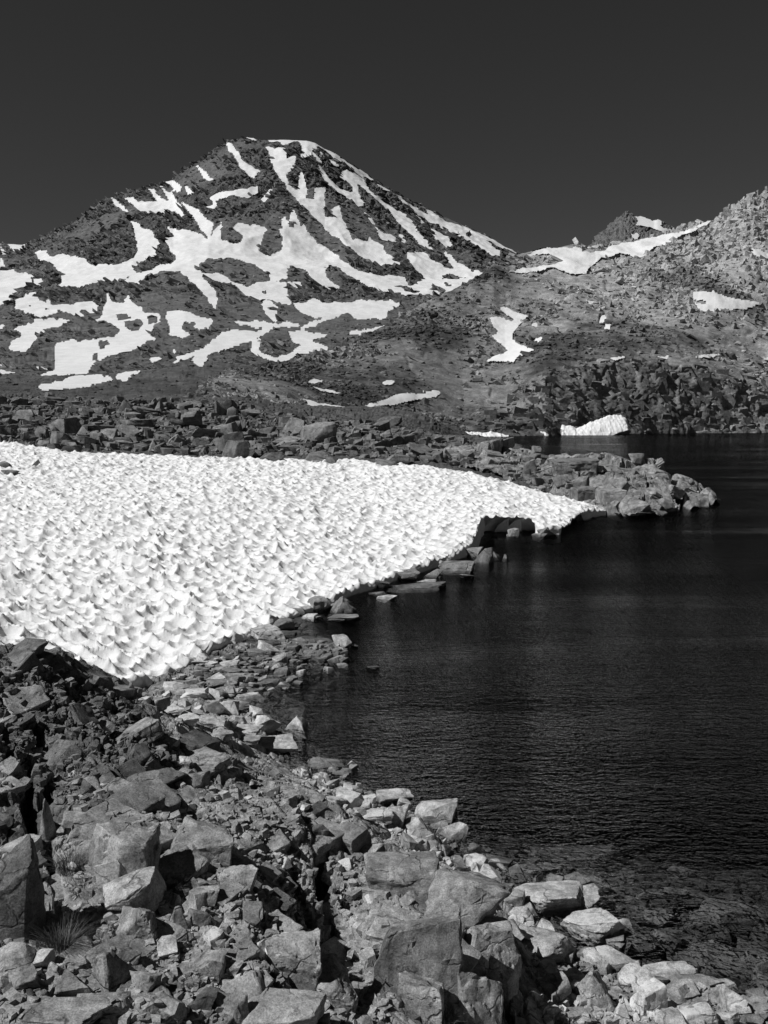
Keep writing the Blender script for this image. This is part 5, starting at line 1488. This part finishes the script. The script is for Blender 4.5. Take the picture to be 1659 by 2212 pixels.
# ---- loose rocks on the outcrop
for u, v, w, h, st, m, lab in [
    (430, 1642, 138, 52, 'slab', 'fore', 'big flat pale-topped boulder lying across the outcrop'),
    (340, 1687, 118, 56, 'angular', 'dark', 'large dark boulder in front of the big flat one'),
    (425, 1688, 54, 40, 'block', 'fore', 'light block right of the large dark boulder'),
    (484, 1720, 26, 24, 'block', 'pale', 'bright small block below the light one, left of a pair'),
    (511, 1718, 28, 32, 'block', 'fore', 'bright small block, right of a pair on the outcrop'),
    (62, 1397, 90, 32, 'slab', 'dark', 'smooth slab boulder set on the crag against the snow'),
    (1005, 1972, 200, 150, 'angular', 'fore', 'broad bedrock dome at the shore side of the outcrop'),
    (866, 1892, 150, 84, 'block', 'fore', 'sloping slab of bedrock above the rubble gully'),
    (1052, 2052, 124, 96, 'block', 'pale', 'split slab of bedrock below the dome'),
    (262, 1848, 156, 136, 'block', 'fore', 'large bedrock hump right of the grass and the tall black slab'),
    (440, 1832, 134, 104, 'angular', 'fore', 'bulging bedrock hump right of the one beside the grass'),
    (636, 2082, 110, 118, 'angular', 'pale', 'grey bedrock knob between dark cracks'),
    (1020, 2160, 120, 130, 'angular', 'fore', 'cracked pale bedrock block near the bottom'),
    (1090, 2126, 72, 120, 'block', 'fore', 'tilted column of bedrock beside the shore'),
    (1185, 2040, 150, 84, 'slab', 'pale', 'pale bedrock slab running down to the water'),
    (520, 1894, 76, 58, 'block', 'pale', 'square boulder casting a shadow in the middle of the outcrop'),
    (165, 1781, 54, 52, 'round', 'fore', 'rounded boulder propped against the hump beside the grass'),
    (98, 1786, 52, 112, 'wedge', 'fore', 'tall blade of rock beside the dark crevice'),
    (36, 1940, 100, 214, 'block', 'dark', 'tall black slab standing at the left edge'),
    (276, 1930, 132, 78, 'round', 'fore', 'rounded boulder under the hump beside the grass'),
    (305, 2004, 90, 88, 'angular', 'fore', 'big angular boulder with a dark underside'),
    (386, 1992, 58, 64, 'wedge', 'fore', 'pale wedge of rock right of the big angular boulder'),
    (428, 1990, 50, 48, 'block', 'fore', 'squat rough block among the cracked ribs'),
    (448, 1940, 54, 44, 'angular', 'fore', 'grey rock above the squat rough block'),
    (458, 2097, 46, 42, 'round', 'fore', 'egg-shaped rock resting above a dark wedge'),
    (440, 2152, 98, 58, 'wedge', 'dark', 'dark broad wedge with a sloping back'),
    (500, 2188, 70, 66, 'angular', 'fore', 'boulder at the lower edge right of the dark wedge'),
    (237, 2112, 116, 108, 'wedge', 'fore', 'large triangular boulder in the lower left'),
    (316, 2120, 62, 52, 'block', 'fore', 'rough block right of the large triangular boulder'),
    (275, 2066, 64, 60, 'angular', 'fore', 'leaning block on the shoulder of the triangular boulder'),
    (222, 2168, 122, 54, 'slab', 'fore', 'long loaf-like rock at the lower left'),
    (256, 2192, 60, 38, 'block', 'fore', 'small oblong rock before the long loaf-like one'),
    (330, 2162, 60, 36, 'block', 'fore', 'flat-topped rock below the rough block'),
    (372, 2186, 54, 56, 'round', 'fore', 'pale rounded boulder at the bottom edge'),
    (169, 2136, 72, 50, 'angular', 'fore', 'grey rock left of the triangular boulder'),
    (90, 2140, 48, 42, 'wedge', 'fore', 'pointed rock over the broad bottom slab'),
    (125, 2110, 42, 52, 'angular', 'fore', 'steep rock beside the pointed one'),
    (160, 2077, 58, 34, 'block', 'fore', 'grey block above the steep rocks'),
    (34, 2066, 80, 54, 'round', 'fore', 'rounded slab under the tall black one'),
    (90, 2196, 280, 52, 'slab', 'pale', 'broad grey slab across the lower left corner'),
    (14, 2120, 30, 36, 'round', 'fore', 'small rock at the lower left edge'),
    (708, 2142, 116, 100, 'angular', 'fore', 'big tilted boulder with a cracked front'),
    (600, 2188, 180, 76, 'round', 'fore', 'wide rounded boulder at the bottom middle'),
    (910, 2158, 92, 84, 'angular', 'fore', 'dark-speckled boulder standing by the large cut block'),
    (900, 2058, 168, 176, 'block', 'fore', 'large square-cut bedrock block with a shaded front face'),
    (758, 1814, 84, 60, 'block', 'fore', 'pale boulder throwing a dark shadow over the gully'),
    (694, 1800, 40, 36, 'angular', 'dark', 'dark rock left of the pale gully boulder'),
    (800, 1850, 60, 44, 'angular', 'fore', 'knobbly rock right of the pale gully boulder'),
    (780, 1998, 36, 20, 'round', 'pale', 'rounded pale stone at the head of the gully'),
    (752, 1990, 30, 26, 'wedge', 'fore', 'upright chip beside the rounded gully stone'),
    (755, 2025, 54, 12, 'slab', 'pale', 'long bone-like stone in the gully'),
    (768, 2070, 28, 40, 'wedge', 'fore', 'upright splinter in the middle of the gully'),
    (780, 2112, 50, 30, 'angular', 'fore', 'flaky stone low in the gully'),
    (816, 2172, 48, 26, 'block', 'pale', 'oblong pale stone at the foot of the gully'),
    (850, 2170, 34, 40, 'round', 'fore', 'rough stone between the oblong stone and the speckled boulder'),
    (760, 2128, 34, 22, 'slab', 'fore', 'flat stone against the big tilted boulder'),
    (832, 1965, 26, 28, 'block', 'fore', 'small block on top of the large cut block'),
    (860, 1962, 30, 24, 'wedge', 'fore', 'small leaning chip under the dome edge')]:
    rock('rock', u, v, w, h, st, 'fore' if m == 'pale' and w > 40 else m, lab, OUT, embed=1.3 if ('bedrock' in lab or 'cut block' in lab or 'black slab' in lab or w > 160) else .35)

# ---- fractured bedrock: joint blocks that stand out of the shelf, parts of it
def bed_blocks(parent, poly, n, size, mats, seed, flat=(.5, 1.0), yaw0=-.55, name='bedrock_block', lift=.14, elong=1.7, tilt=.12, where=None, dip=(.12, .30)):
    rg = np.random.RandomState(seed); poly = np.array(poly, float); got = []; tries = 0
    pool = []
    for k in range(10):
        P, Fq = rock_shape(('joint', 'joint', 'angular')[k % 3], seed * 10 + k, 4)
        for m in mats:
            o = mesh_from('pool', P, Fq, MATS[m], True); sharp(o); pool.append((m, o.data)); bpy.data.objects.remove(o)
    while len(got) < n and tries < n * 40:
        tries += 1
        u = rg.uniform(poly[:, 0].min(), poly[:, 0].max()); v = rg.uniform(poly[:, 1].min(), poly[:, 1].max())
        if not in_poly(np.array([u]), np.array([v]), poly)[0]: continue
        x, y, z = (where or hit)(u, v)
        s = size[0] * (size[1] / size[0]) ** (rg.rand() ** 1.4)
        if any((x - p[0]) ** 2 + (y - p[1]) ** 2 < (.62 * (s + p[2])) ** 2 for p in got): continue
        got.append((x, y, s))
        o = bpy.data.objects.new(name, pool[rg.randint(len(pool))][1]); COL.objects.link(o)
        o.parent = parent
        f = rg.uniform(*flat)
        o.scale = (s, s * rg.uniform(1, elong), s * f)
        o.rotation_euler = (dip[0] + rg.normal() * tilt, dip[1] + rg.normal() * tilt, yaw0 + rg.normal() * .14)
        o.location = (x, y + s * .2, z - s * f * (1 - lift) + s * f * .35)


BED_A = [(130, 1720), (330, 1650), (520, 1640), (640, 1690), (760, 1790), (860, 1860), (1010, 1900), (1080, 1960), (1130, 2060), (1140, 2212), (840, 2212), (700, 2212), (300, 2212), (0, 2212), (0, 2090), (130, 2060)]
bed_blocks(near_ground, BED_A, 190, (.045, .22), ['fore', 'fore', 'fore', 'dark'], 31, flat=(.4, .8))
BED_B = [(-60, 1415), (120, 1415), (230, 1470), (300, 1540), (420, 1600), (540, 1625), (600, 1650), (420, 1650), (250, 1700), (120, 1730), (100, 1900), (-60, 1900)]
bed_blocks(near_ground, BED_B, 110, (.05, .22), ['dark', 'dark', 'fore'], 32, flat=(.5, 1.0), tilt=.25)
for u, v, w, h, st in [(1235, 994, 120, 50, 'joint'), (1310, 1006, 96, 44, 'joint'), (1400, 1024, 96, 76, 'joint'), (1318, 1062, 70, 80, 'joint'), (1370, 1078, 84, 80, 'angular'), (1260, 1056, 60, 60, 'joint'), (1500, 1066, 60, 50, 'angular'), (1432, 1076, 50, 60, 'angular'), (1120, 988, 70, 34, 'joint')]:
    o = rock('ledge_block', u, v + h * .16, w * .82, h * .5, st, 'mid', depth=1.1, embed=.8, where=hit_point)
    o.parent = rock_point
    if 'category' in o: del o['category']
bed_blocks(rock_point, [(940, 968), (1080, 975), (1180, 992), (1260, 1000), (1400, 1010), (1500, 1050), (1480, 1085), (1380, 1100), (1300, 1090), (1220, 1060), (1100, 1020), (960, 995)], 36, (.35, 1.1), ['mid'], 33, name='ledge_block', yaw0=.25, where=hit_point, flat=(.35, .8), dip=(.1, .45))

# ---- slabs seen through the shallow water
for u, v, w, h, st, lab in [
    (1240, 1856, 170, 50, 'slab', 'wide drowned slab beyond the small white peak of rock'),
    (1150, 1882, 110, 34, 'slab', 'drowned slab just right of the small white peak of rock'),
    (1358, 1920, 90, 34, 'slab', 'drowned slab off the tip of the long flat-topped boulder'),
    (1260, 1920, 120, 44, 'block', 'big drowned block behind the long flat-topped boulder'),
    (1472, 1937, 58, 20, 'slab', 'small drowned slab far out in the shallows'),
    (1436, 1982, 112, 22, 'slab', 'long straight-edged drowned slab in the shallows'),
    (1415, 2010, 80, 38, 'angular', 'drowned rock under the long straight-edged slab'),
    (1514, 2034, 92, 46, 'block', 'square drowned block at mid shallows'),
    (1580, 2004, 136, 50, 'slab', 'broad drowned slab near the right edge'),
    (1560, 2098, 120, 52, 'slab', 'broad drowned slab behind the long pale one'),
    (1380, 2050, 60, 34, 'angular', 'drowned rock right of the half wet white slab'),
    (1440, 2062, 60, 30, 'round', 'drowned rounded rock near the square block'),
    (1640, 2090, 70, 40, 'angular', 'drowned rock at the right edge'),
    (980, 1810, 60, 44, 'angular', 'drowned rock at the foot of the domed rock'),
    (650, 1440, 50, 14, 'slab', 'drowned flat stone below the spit'),
    (560, 1450, 50, 12, 'slab', 'drowned flat stone amid the shallows'),
    (640, 1530, 60, 20, 'slab', 'drowned slab off the pale ridge-backed rock')]:
    rock('drowned_rock', u, v, w, h, st, 'fore', lab, 'rocks under the clear shallows', cat='rock', water=False, sink=.3)


# ---- countless lookalikes: individuals first, the smallest as rubble
POOL = {}
for st in ('block', 'slab', 'angular', 'wedge', 'round'):
    for k in range(3):
        P, Fq = rock_shape(st, 500 + 37 * k + len(st), 3)
        for m in ('field', 'fore', 'pale', 'dark'):
            if (m, st, k) in POOL: continue
            o = mesh_from('pool', P, Fq, MATS[m], True); sharp(o)
            POOL[(m, st, k)] = o.data
            bpy.data.objects.remove(o)
RG = np.random.RandomState(4)
LAND = {}                                                       # landmarks of each area: short unique name -> place in the photograph
import re
USED = {}
TAKEN = []


_short = {}
for _u, _v, _l in MARKS:
    _m = re.match(r'^(.*?\b(?:boulder|slab|rock|block|stone|hump|dome|knob|wedge|splinter|blade|column))\b', _l)
    if _m and 2 <= len(_m.group(1).split()) <= 6:
        _short.setdefault(_m.group(1), []).append((_u, _v))
SHORT = [(k, p[0][0], p[0][1]) for k, p in _short.items() if len(p) == 1]


def describe(u, v, s, size, st, m, noun):
    """size, shape and the nearest rock that has a name of its own"""
    big = 'larger' if s > size[0] + .55 * (size[1] - size[0]) else 'mid-sized' if s > size[0] + .22 * (size[1] - size[0]) else 'small'
    col = {'field': 'dark', 'dark': 'dark', 'fore': 'grey', 'pale': 'pale'}[m]
    shp = {'block': 'blocky', 'slab': 'flat', 'angular': 'angular', 'wedge': 'pointed', 'round': 'rounded'}[st]
    k, ku, kv = min(SHORT, key=lambda q: (q[1] - u) ** 2 + 2.5 * (q[2] - v) ** 2)
    du, dv = u - ku, (v - kv) * 1.6
    rel = ('right of' if du > 0 else 'left of') if abs(du) > abs(dv) else ('in front of' if dv > 0 else 'behind')
    return f'{big} {col} {shp} {noun} {rel} the {k}'


PENDING = []


def scatter(name, poly, n, size, mats, styles, label, group, cat='rock', water=True, gap=.8, zmin=-9):
    poly = np.array(poly, float); got = 0; tries = 0
    while got < n and tries < n * 30:
        tries += 1
        u = RG.uniform(poly[:, 0].min(), poly[:, 0].max()); v = RG.uniform(poly[:, 1].min(), poly[:, 1].max())
        if not in_poly(np.array([u]), np.array([v]), poly)[0]: continue
        x, y, z = hit(u, v, water)
        if z < zmin: continue
        s = size[0] * (size[1] / size[0]) ** (RG.rand() ** 1.7)
        if any((x - p[0]) ** 2 + (y - p[1]) ** 2 < (gap * (s + p[2])) ** 2 for p in TAKEN): continue
        TAKEN.append((x, y, s))
        st = styles[RG.randint(len(styles))]; m = mats[RG.randint(len(mats))]
        o = bpy.data.objects.new(name, POOL[(m, st, RG.randint(3))]); COL.objects.link(o)
        fl = RG.uniform(.25, .5) if st == 'slab' else RG.uniform(.5, .85)
        o.scale = (s, s * RG.uniform(.7, 1), s * fl)
        o.rotation_euler = (RG.uniform(-.25, .25), RG.uniform(-.25, .25), RG.uniform(0, 6.28))
        o.location = (x, y + s * .3, z + s * fl * .45)
        tag(o, label, cat, group); got += 1
        PENDING.append((o, u, v, describe(u, v, s, size, st, m, name)))


def rubble(name, poly, n, size, mat, label, water=True, sub=1, flat=.6, zr=(-9, 99)):
    poly = np.array(poly, float)
    shapes = [rock_shape(('angular', 'block', 'slab')[k % 3], 900 + k, sub) for k in range(12)]
    U = RG.uniform(poly[:, 0].min(), poly[:, 0].max(), n * 4); Vv = RG.uniform(poly[:, 1].min(), poly[:, 1].max(), n * 4)
    ok = in_poly(U, Vv, poly); U, Vv = U[ok][:n], Vv[ok][:n]
    VV = []; FF = []; base = 0
    for u, v in zip(U, Vv):
        x, y, z = hit(u, v, water)
        if not zr[0] < z < zr[1]: continue
        s = size[0] * (size[1] / size[0]) ** (RG.rand() ** 2)
        P, Fq = shapes[RG.randint(12)]
        t = RG.uniform(0, 6.28); c, sn_ = math.cos(t), math.sin(t)
        P = P * (s, s * RG.uniform(.6, 1), s * RG.uniform(.4, 1) * flat * 1.4)
        P = np.stack([P[:, 0] * c - P[:, 1] * sn_, P[:, 0] * sn_ + P[:, 1] * c, P[:, 2]], -1) + (x, y, z + s * .2)
        VV.append(P); FF.append(Fq + base); base += len(P)
    o = mesh_from(name, np.concatenate(VV), np.concatenate(FF), MATS[mat] if isinstance(mat, str) else mat, False)
    return tag(o, label, None, None, 'stuff')


FIELD_POLY = [(-60, 862), (120, 860), (300, 862), (420, 866), (520, 872), (600, 896), (760, 912), (900, 930), (1000, 950), (1090, 975), (1180, 1005), (1260, 1050), (1240, 1070), (1100, 1032), (1000, 1010), (880, 994), (740, 984), (560, 985), (400, 981), (200, 972), (90, 962), (-60, 950)]
scatter('boulder', FIELD_POLY, 190, (.35, 1.4), ['field'], ['block', 'slab', 'angular', 'wedge', 'slab', 'angular'], 'mid-sized dark grey boulder lying among others between the snow and the mountain', 'ordinary boulders of the dark field')
rubble('boulder_rubble', FIELD_POLY, 4200, (.12, .55), 'field', 'small dark stones filling the gaps of the boulder field')
SHORE_POLY = [(330, 1480), (420, 1440), (540, 1400), (640, 1392), (750, 1400), (740, 1430), (620, 1440), (540, 1500), (560, 1590), (480, 1590), (400, 1570), (330, 1530)]
scatter('stone', SHORE_POLY, 70, (.07, .26), ['pale', 'fore', 'pale'], ['slab', 'block', 'angular', 'slab'], 'small pale stone in the shallows or on the bank by the foot of the snow', 'small stones by the foot of the snow', 'stone')
scatter('stone', [(420, 1432), (560, 1402), (770, 1400), (700, 1462), (560, 1522), (470, 1482)], 40, (.07, .24), ['fore', 'pale'], ['slab', 'slab', 'block'], '', 'small stones by the foot of the snow', 'stone')
rubble('spit_stones', [(560, 1400), (640, 1385), (745, 1398), (745, 1432), (660, 1430), (580, 1415)], 260, (.05, .16), 'mid', 'small stones heaped on the low spit below the snow', sub=2)
BANK_POLY = [(640, 1670), (720, 1660), (790, 1700), (860, 1740), (960, 1790), (1010, 1840), (1075, 1880), (1150, 1960), (1180, 2030), (1290, 2080), (1370, 2100), (1500, 2130), (1659, 2170), (1659, 2212), (1180, 2212), (1150, 2080), (1110, 2000), (1080, 1920), (1000, 1890), (900, 1850), (800, 1780), (700, 1730)]
scatter('stone', BANK_POLY, 80, (.05, .16), ['pale', 'fore', 'pale'], ['slab', 'block', 'angular', 'wedge'], 'small pale stone on the bank between the near outcrop and the lake', 'small stones of the near bank', 'stone')
rubble('bank_gravel', BANK_POLY, 1500, (.018, .06), 'pale', 'pale pebbles and chips between the rocks of the near bank')
OUT_POLY = [(120, 1700), (420, 1640), (560, 1690), (700, 1760), (830, 1850), (860, 1960), (830, 2060), (840, 2212), (0, 2212), (0, 2080), (120, 2060), (140, 1900)]
scatter('stone', OUT_POLY, 90, (.035, .11), ['fore', 'fore', 'pale'], ['slab', 'block', 'angular', 'wedge'], 'small grey stone lying loose on the near outcrop', 'small stones on the near outcrop', 'stone')
rubble('outcrop_rubble', OUT_POLY, 3600, (.012, .055), 'fore', 'grey chips and rubble caught on the near outcrop')
CRAG_POLY = [(-20, 1425), (100, 1430), (220, 1480), (300, 1560), (420, 1610), (520, 1650), (420, 1640), (260, 1700), (120, 1720), (-20, 1740)]
scatter('stone', CRAG_POLY, 25, (.04, .12), ['dark'], ['block', 'angular', 'wedge'], '', 'stones caught on the dark crag', 'stone', gap=1.1)
rubble('crag_rubble', CRAG_POLY, 1800, (.012, .06), 'dark', 'dark broken rubble on the ragged crag', sub=2, flat=.8)
rubble('gully_rubble', [(735, 1985), (840, 1960), (820, 2040), (810, 2150), (830, 2205), (790, 2205), (750, 2100), (715, 2030)], 500, (.02, .075), 'fore', 'broken stones filling the gully beside the large cut block', sub=2)
rubble('drowned_stones', [(1000, 1850), (1200, 1820), (1400, 1880), (1659, 1930), (1659, 2180), (1450, 2080), (1330, 2000), (1200, 1960)], 500, (.05, .22), 'fore', 'stones on the lake floor seen through the clear shallows', water=False, sub=2)
rubble('shallow_stones', [(350, 1500), (430, 1450), (560, 1420), (760, 1440), (700, 1500), (650, 1560), (560, 1500)], 400, (.05, .2), 'fore', 'flat stones on the floor of the shallows by the snow', water=False, sub=2, flat=.35)

_by = {}
for _o, _u, _v, _l in PENDING:
    _by.setdefault(_l, []).append((_u, _o))
ORD = ['leftmost', 'second', 'third', 'fourth', 'fifth', 'sixth', 'seventh', 'eighth', 'ninth']
for _l, _os in _by.items():
    _os.sort(key=lambda q: q[0])
    for _i, (_u, _o) in enumerate(_os):
        if len(_os) > 1:
            _t = _l if _i == 0 else _l
            _o['label'] = ('leftmost ' if _i == 0 else 'rightmost ' if _i == len(_os) - 1 else ORD[min(_i, 8)] + ' from left ') + _l
        else:
            _o['label'] = _l

# ================================================================== ICE BANK ON THE FAR SHORE
def bank(name, top, foot, d, thick, label):
    """a wall of old snow at the foot of the cliffs: top and waterline as the photograph shows them"""
    u = np.linspace(top[0][0], top[-1][0], 150)
    tv = np.interp(u, [p[0] for p in top], [p[1] for p in top]); fv = np.interp(u, [p[0] for p in foot], [p[1] for p in foot])
    rows = []
    for s in np.linspace(0, 1, 34):
        rows.append(pt(u, fv + 3 + (tv - fv - 3) * s, d + thick * s ** 1.3 * .8))
    rows.append(pt(u, tv + 1.0, np.full(u.shape, d + thick * 1.6)))
    rows.append(pt(u, fv + 4, np.full(u.shape, d + thick * 1.7)))
    P = np.stack(rows, 0)
    n = grid_normals(P); n = -n if n[:34, :, 1].mean() > 0 else n
    q = np.stack([(P[..., 0] + .5 * P[..., 2]) / 1.2, P[..., 1] / 3, P[..., 2] / 3.0], -1) + .7 * np.stack([fbm(P / 2.5, 205 + k_, 2) for k_ in range(3)], -1)
    P = P + n * (.75 * worley(q, 203)[0] ** 1.5)[..., None]
    o = sub_mesh(name, P, grid_faces(*P.shape[:2]), M_PATCH, True)
    return tag(o, label, 'snow bank', 'snow banks on the far shore')


bank('snow_bank', [(1209, 926), (1214, 920), (1232, 921), (1245, 926), (1262, 920), (1275, 913), (1290, 909), (1305, 903), (1322, 898), (1340, 898), (1350, 903), (1355, 912), (1357, 930)],
     [(1209, 930), (1213, 942), (1290, 941), (1320, 939), (1340, 930), (1357, 927)], 358, 5, 'tall wedge of rippled white snow leaning on the dark cliffs at the far shore')
bank('snow_bank', [(985, 941), (1000, 936), (1020, 934), (1040, 936), (1060, 935), (1080, 938), (1098, 942)], [(985, 943), (1098, 944)], 325, 3, 'low strip of white snow along the far shore left of the tall wedge')
bank('snow_bank', [(1160, 938), (1168, 934), (1178, 935), (1184, 939)], [(1160, 941), (1184, 941)], 345, 1.5, 'tiny lump of snow at the far waterline between the strip and the wedge')

# ================================================================== GRASS
gm = NT('dry_sedge')
pz = gm.n('ShaderNodeBsdfPrincipled')
oi = gm.n('ShaderNodeNewGeometry').outputs['Random Per Island']
gm.l(gm.math('MULTIPLY_ADD', oi, .09, .05), pz.inputs['Base Color']); pz.inputs['Roughness'].default_value = .7
gm.l(pz.outputs[0], gm.out.inputs['Surface'])
M_GRASS = gm.m


def tuft(u, v, wd, ht, n, label):
    x, y, z = hit(u, v + ht * .4)
    k = y / F_D
    rg = np.random.RandomState(int(u))
    VV = []; FF = []
    for i in range(n):
        r = wd * k * .28 * math.sqrt(rg.rand()); t = rg.uniform(0, 6.28)
        bx, by = r * math.cos(t), r * math.sin(t)
        L = .72 * ht * k * rg.uniform(.5, 1.15); out = rg.uniform(.15, 1.15); dr = t + rg.uniform(-.7, .7)
        wv = .0022
        px, py = -math.sin(dr) * wv, math.cos(dr) * wv
        b0 = len(VV)
        for s in (0, .4, .75, 1.0):
            o_ = out * L * s ** 1.8; zz = L * (s - .35 * out * s * s)
            cx, cy = bx + math.cos(dr) * o_, by + math.sin(dr) * o_
            ww = 1 - .85 * s
            VV.append((cx + px * ww, cy + py * ww, zz)); VV.append((cx - px * ww, cy - py * ww, zz))
        for j in range(3):
            FF.append((b0 + 2 * j, b0 + 2 * j + 1, b0 + 2 * j + 3, b0 + 2 * j + 2))
    o = mesh_from('grass_tuft', np.array(VV), np.array(FF), M_GRASS, True)
    zb = float(land_z(x, y)[0])
    o.location = (x, y, zb - .01)
    tag(o, label, 'grass tuft', 'tufts of sedge between the near rocks')


for u, v, w, h, n, lab in [
    (132, 2010, 100, 110, 420, 'biggest dark tuft of sedge by the tall black slab'),
    (180, 1985, 90, 70, 260, 'dark sedge tuft above and right of the biggest one'),
    (150, 1850, 90, 80, 260, 'thin drooping sedge below the rounded propped boulder'),
    (180, 1905, 80, 60, 160, 'thin sedge between the bedrock hump and the tall black slab'),
    (230, 2040, 90, 50, 200, 'sedge tuft under the big angular boulder'),
    (380, 1905, 34, 44, 120, 'small sedge tuft right of the smooth rounded boulder'),
    (415, 2115, 50, 34, 110, 'small sedge tuft left of the egg-shaped rock'),
    (955, 2190, 110, 44, 170, 'wispy dry grass before the dark-speckled boulder')]:
    tuft(u, v, w, h, n, lab)
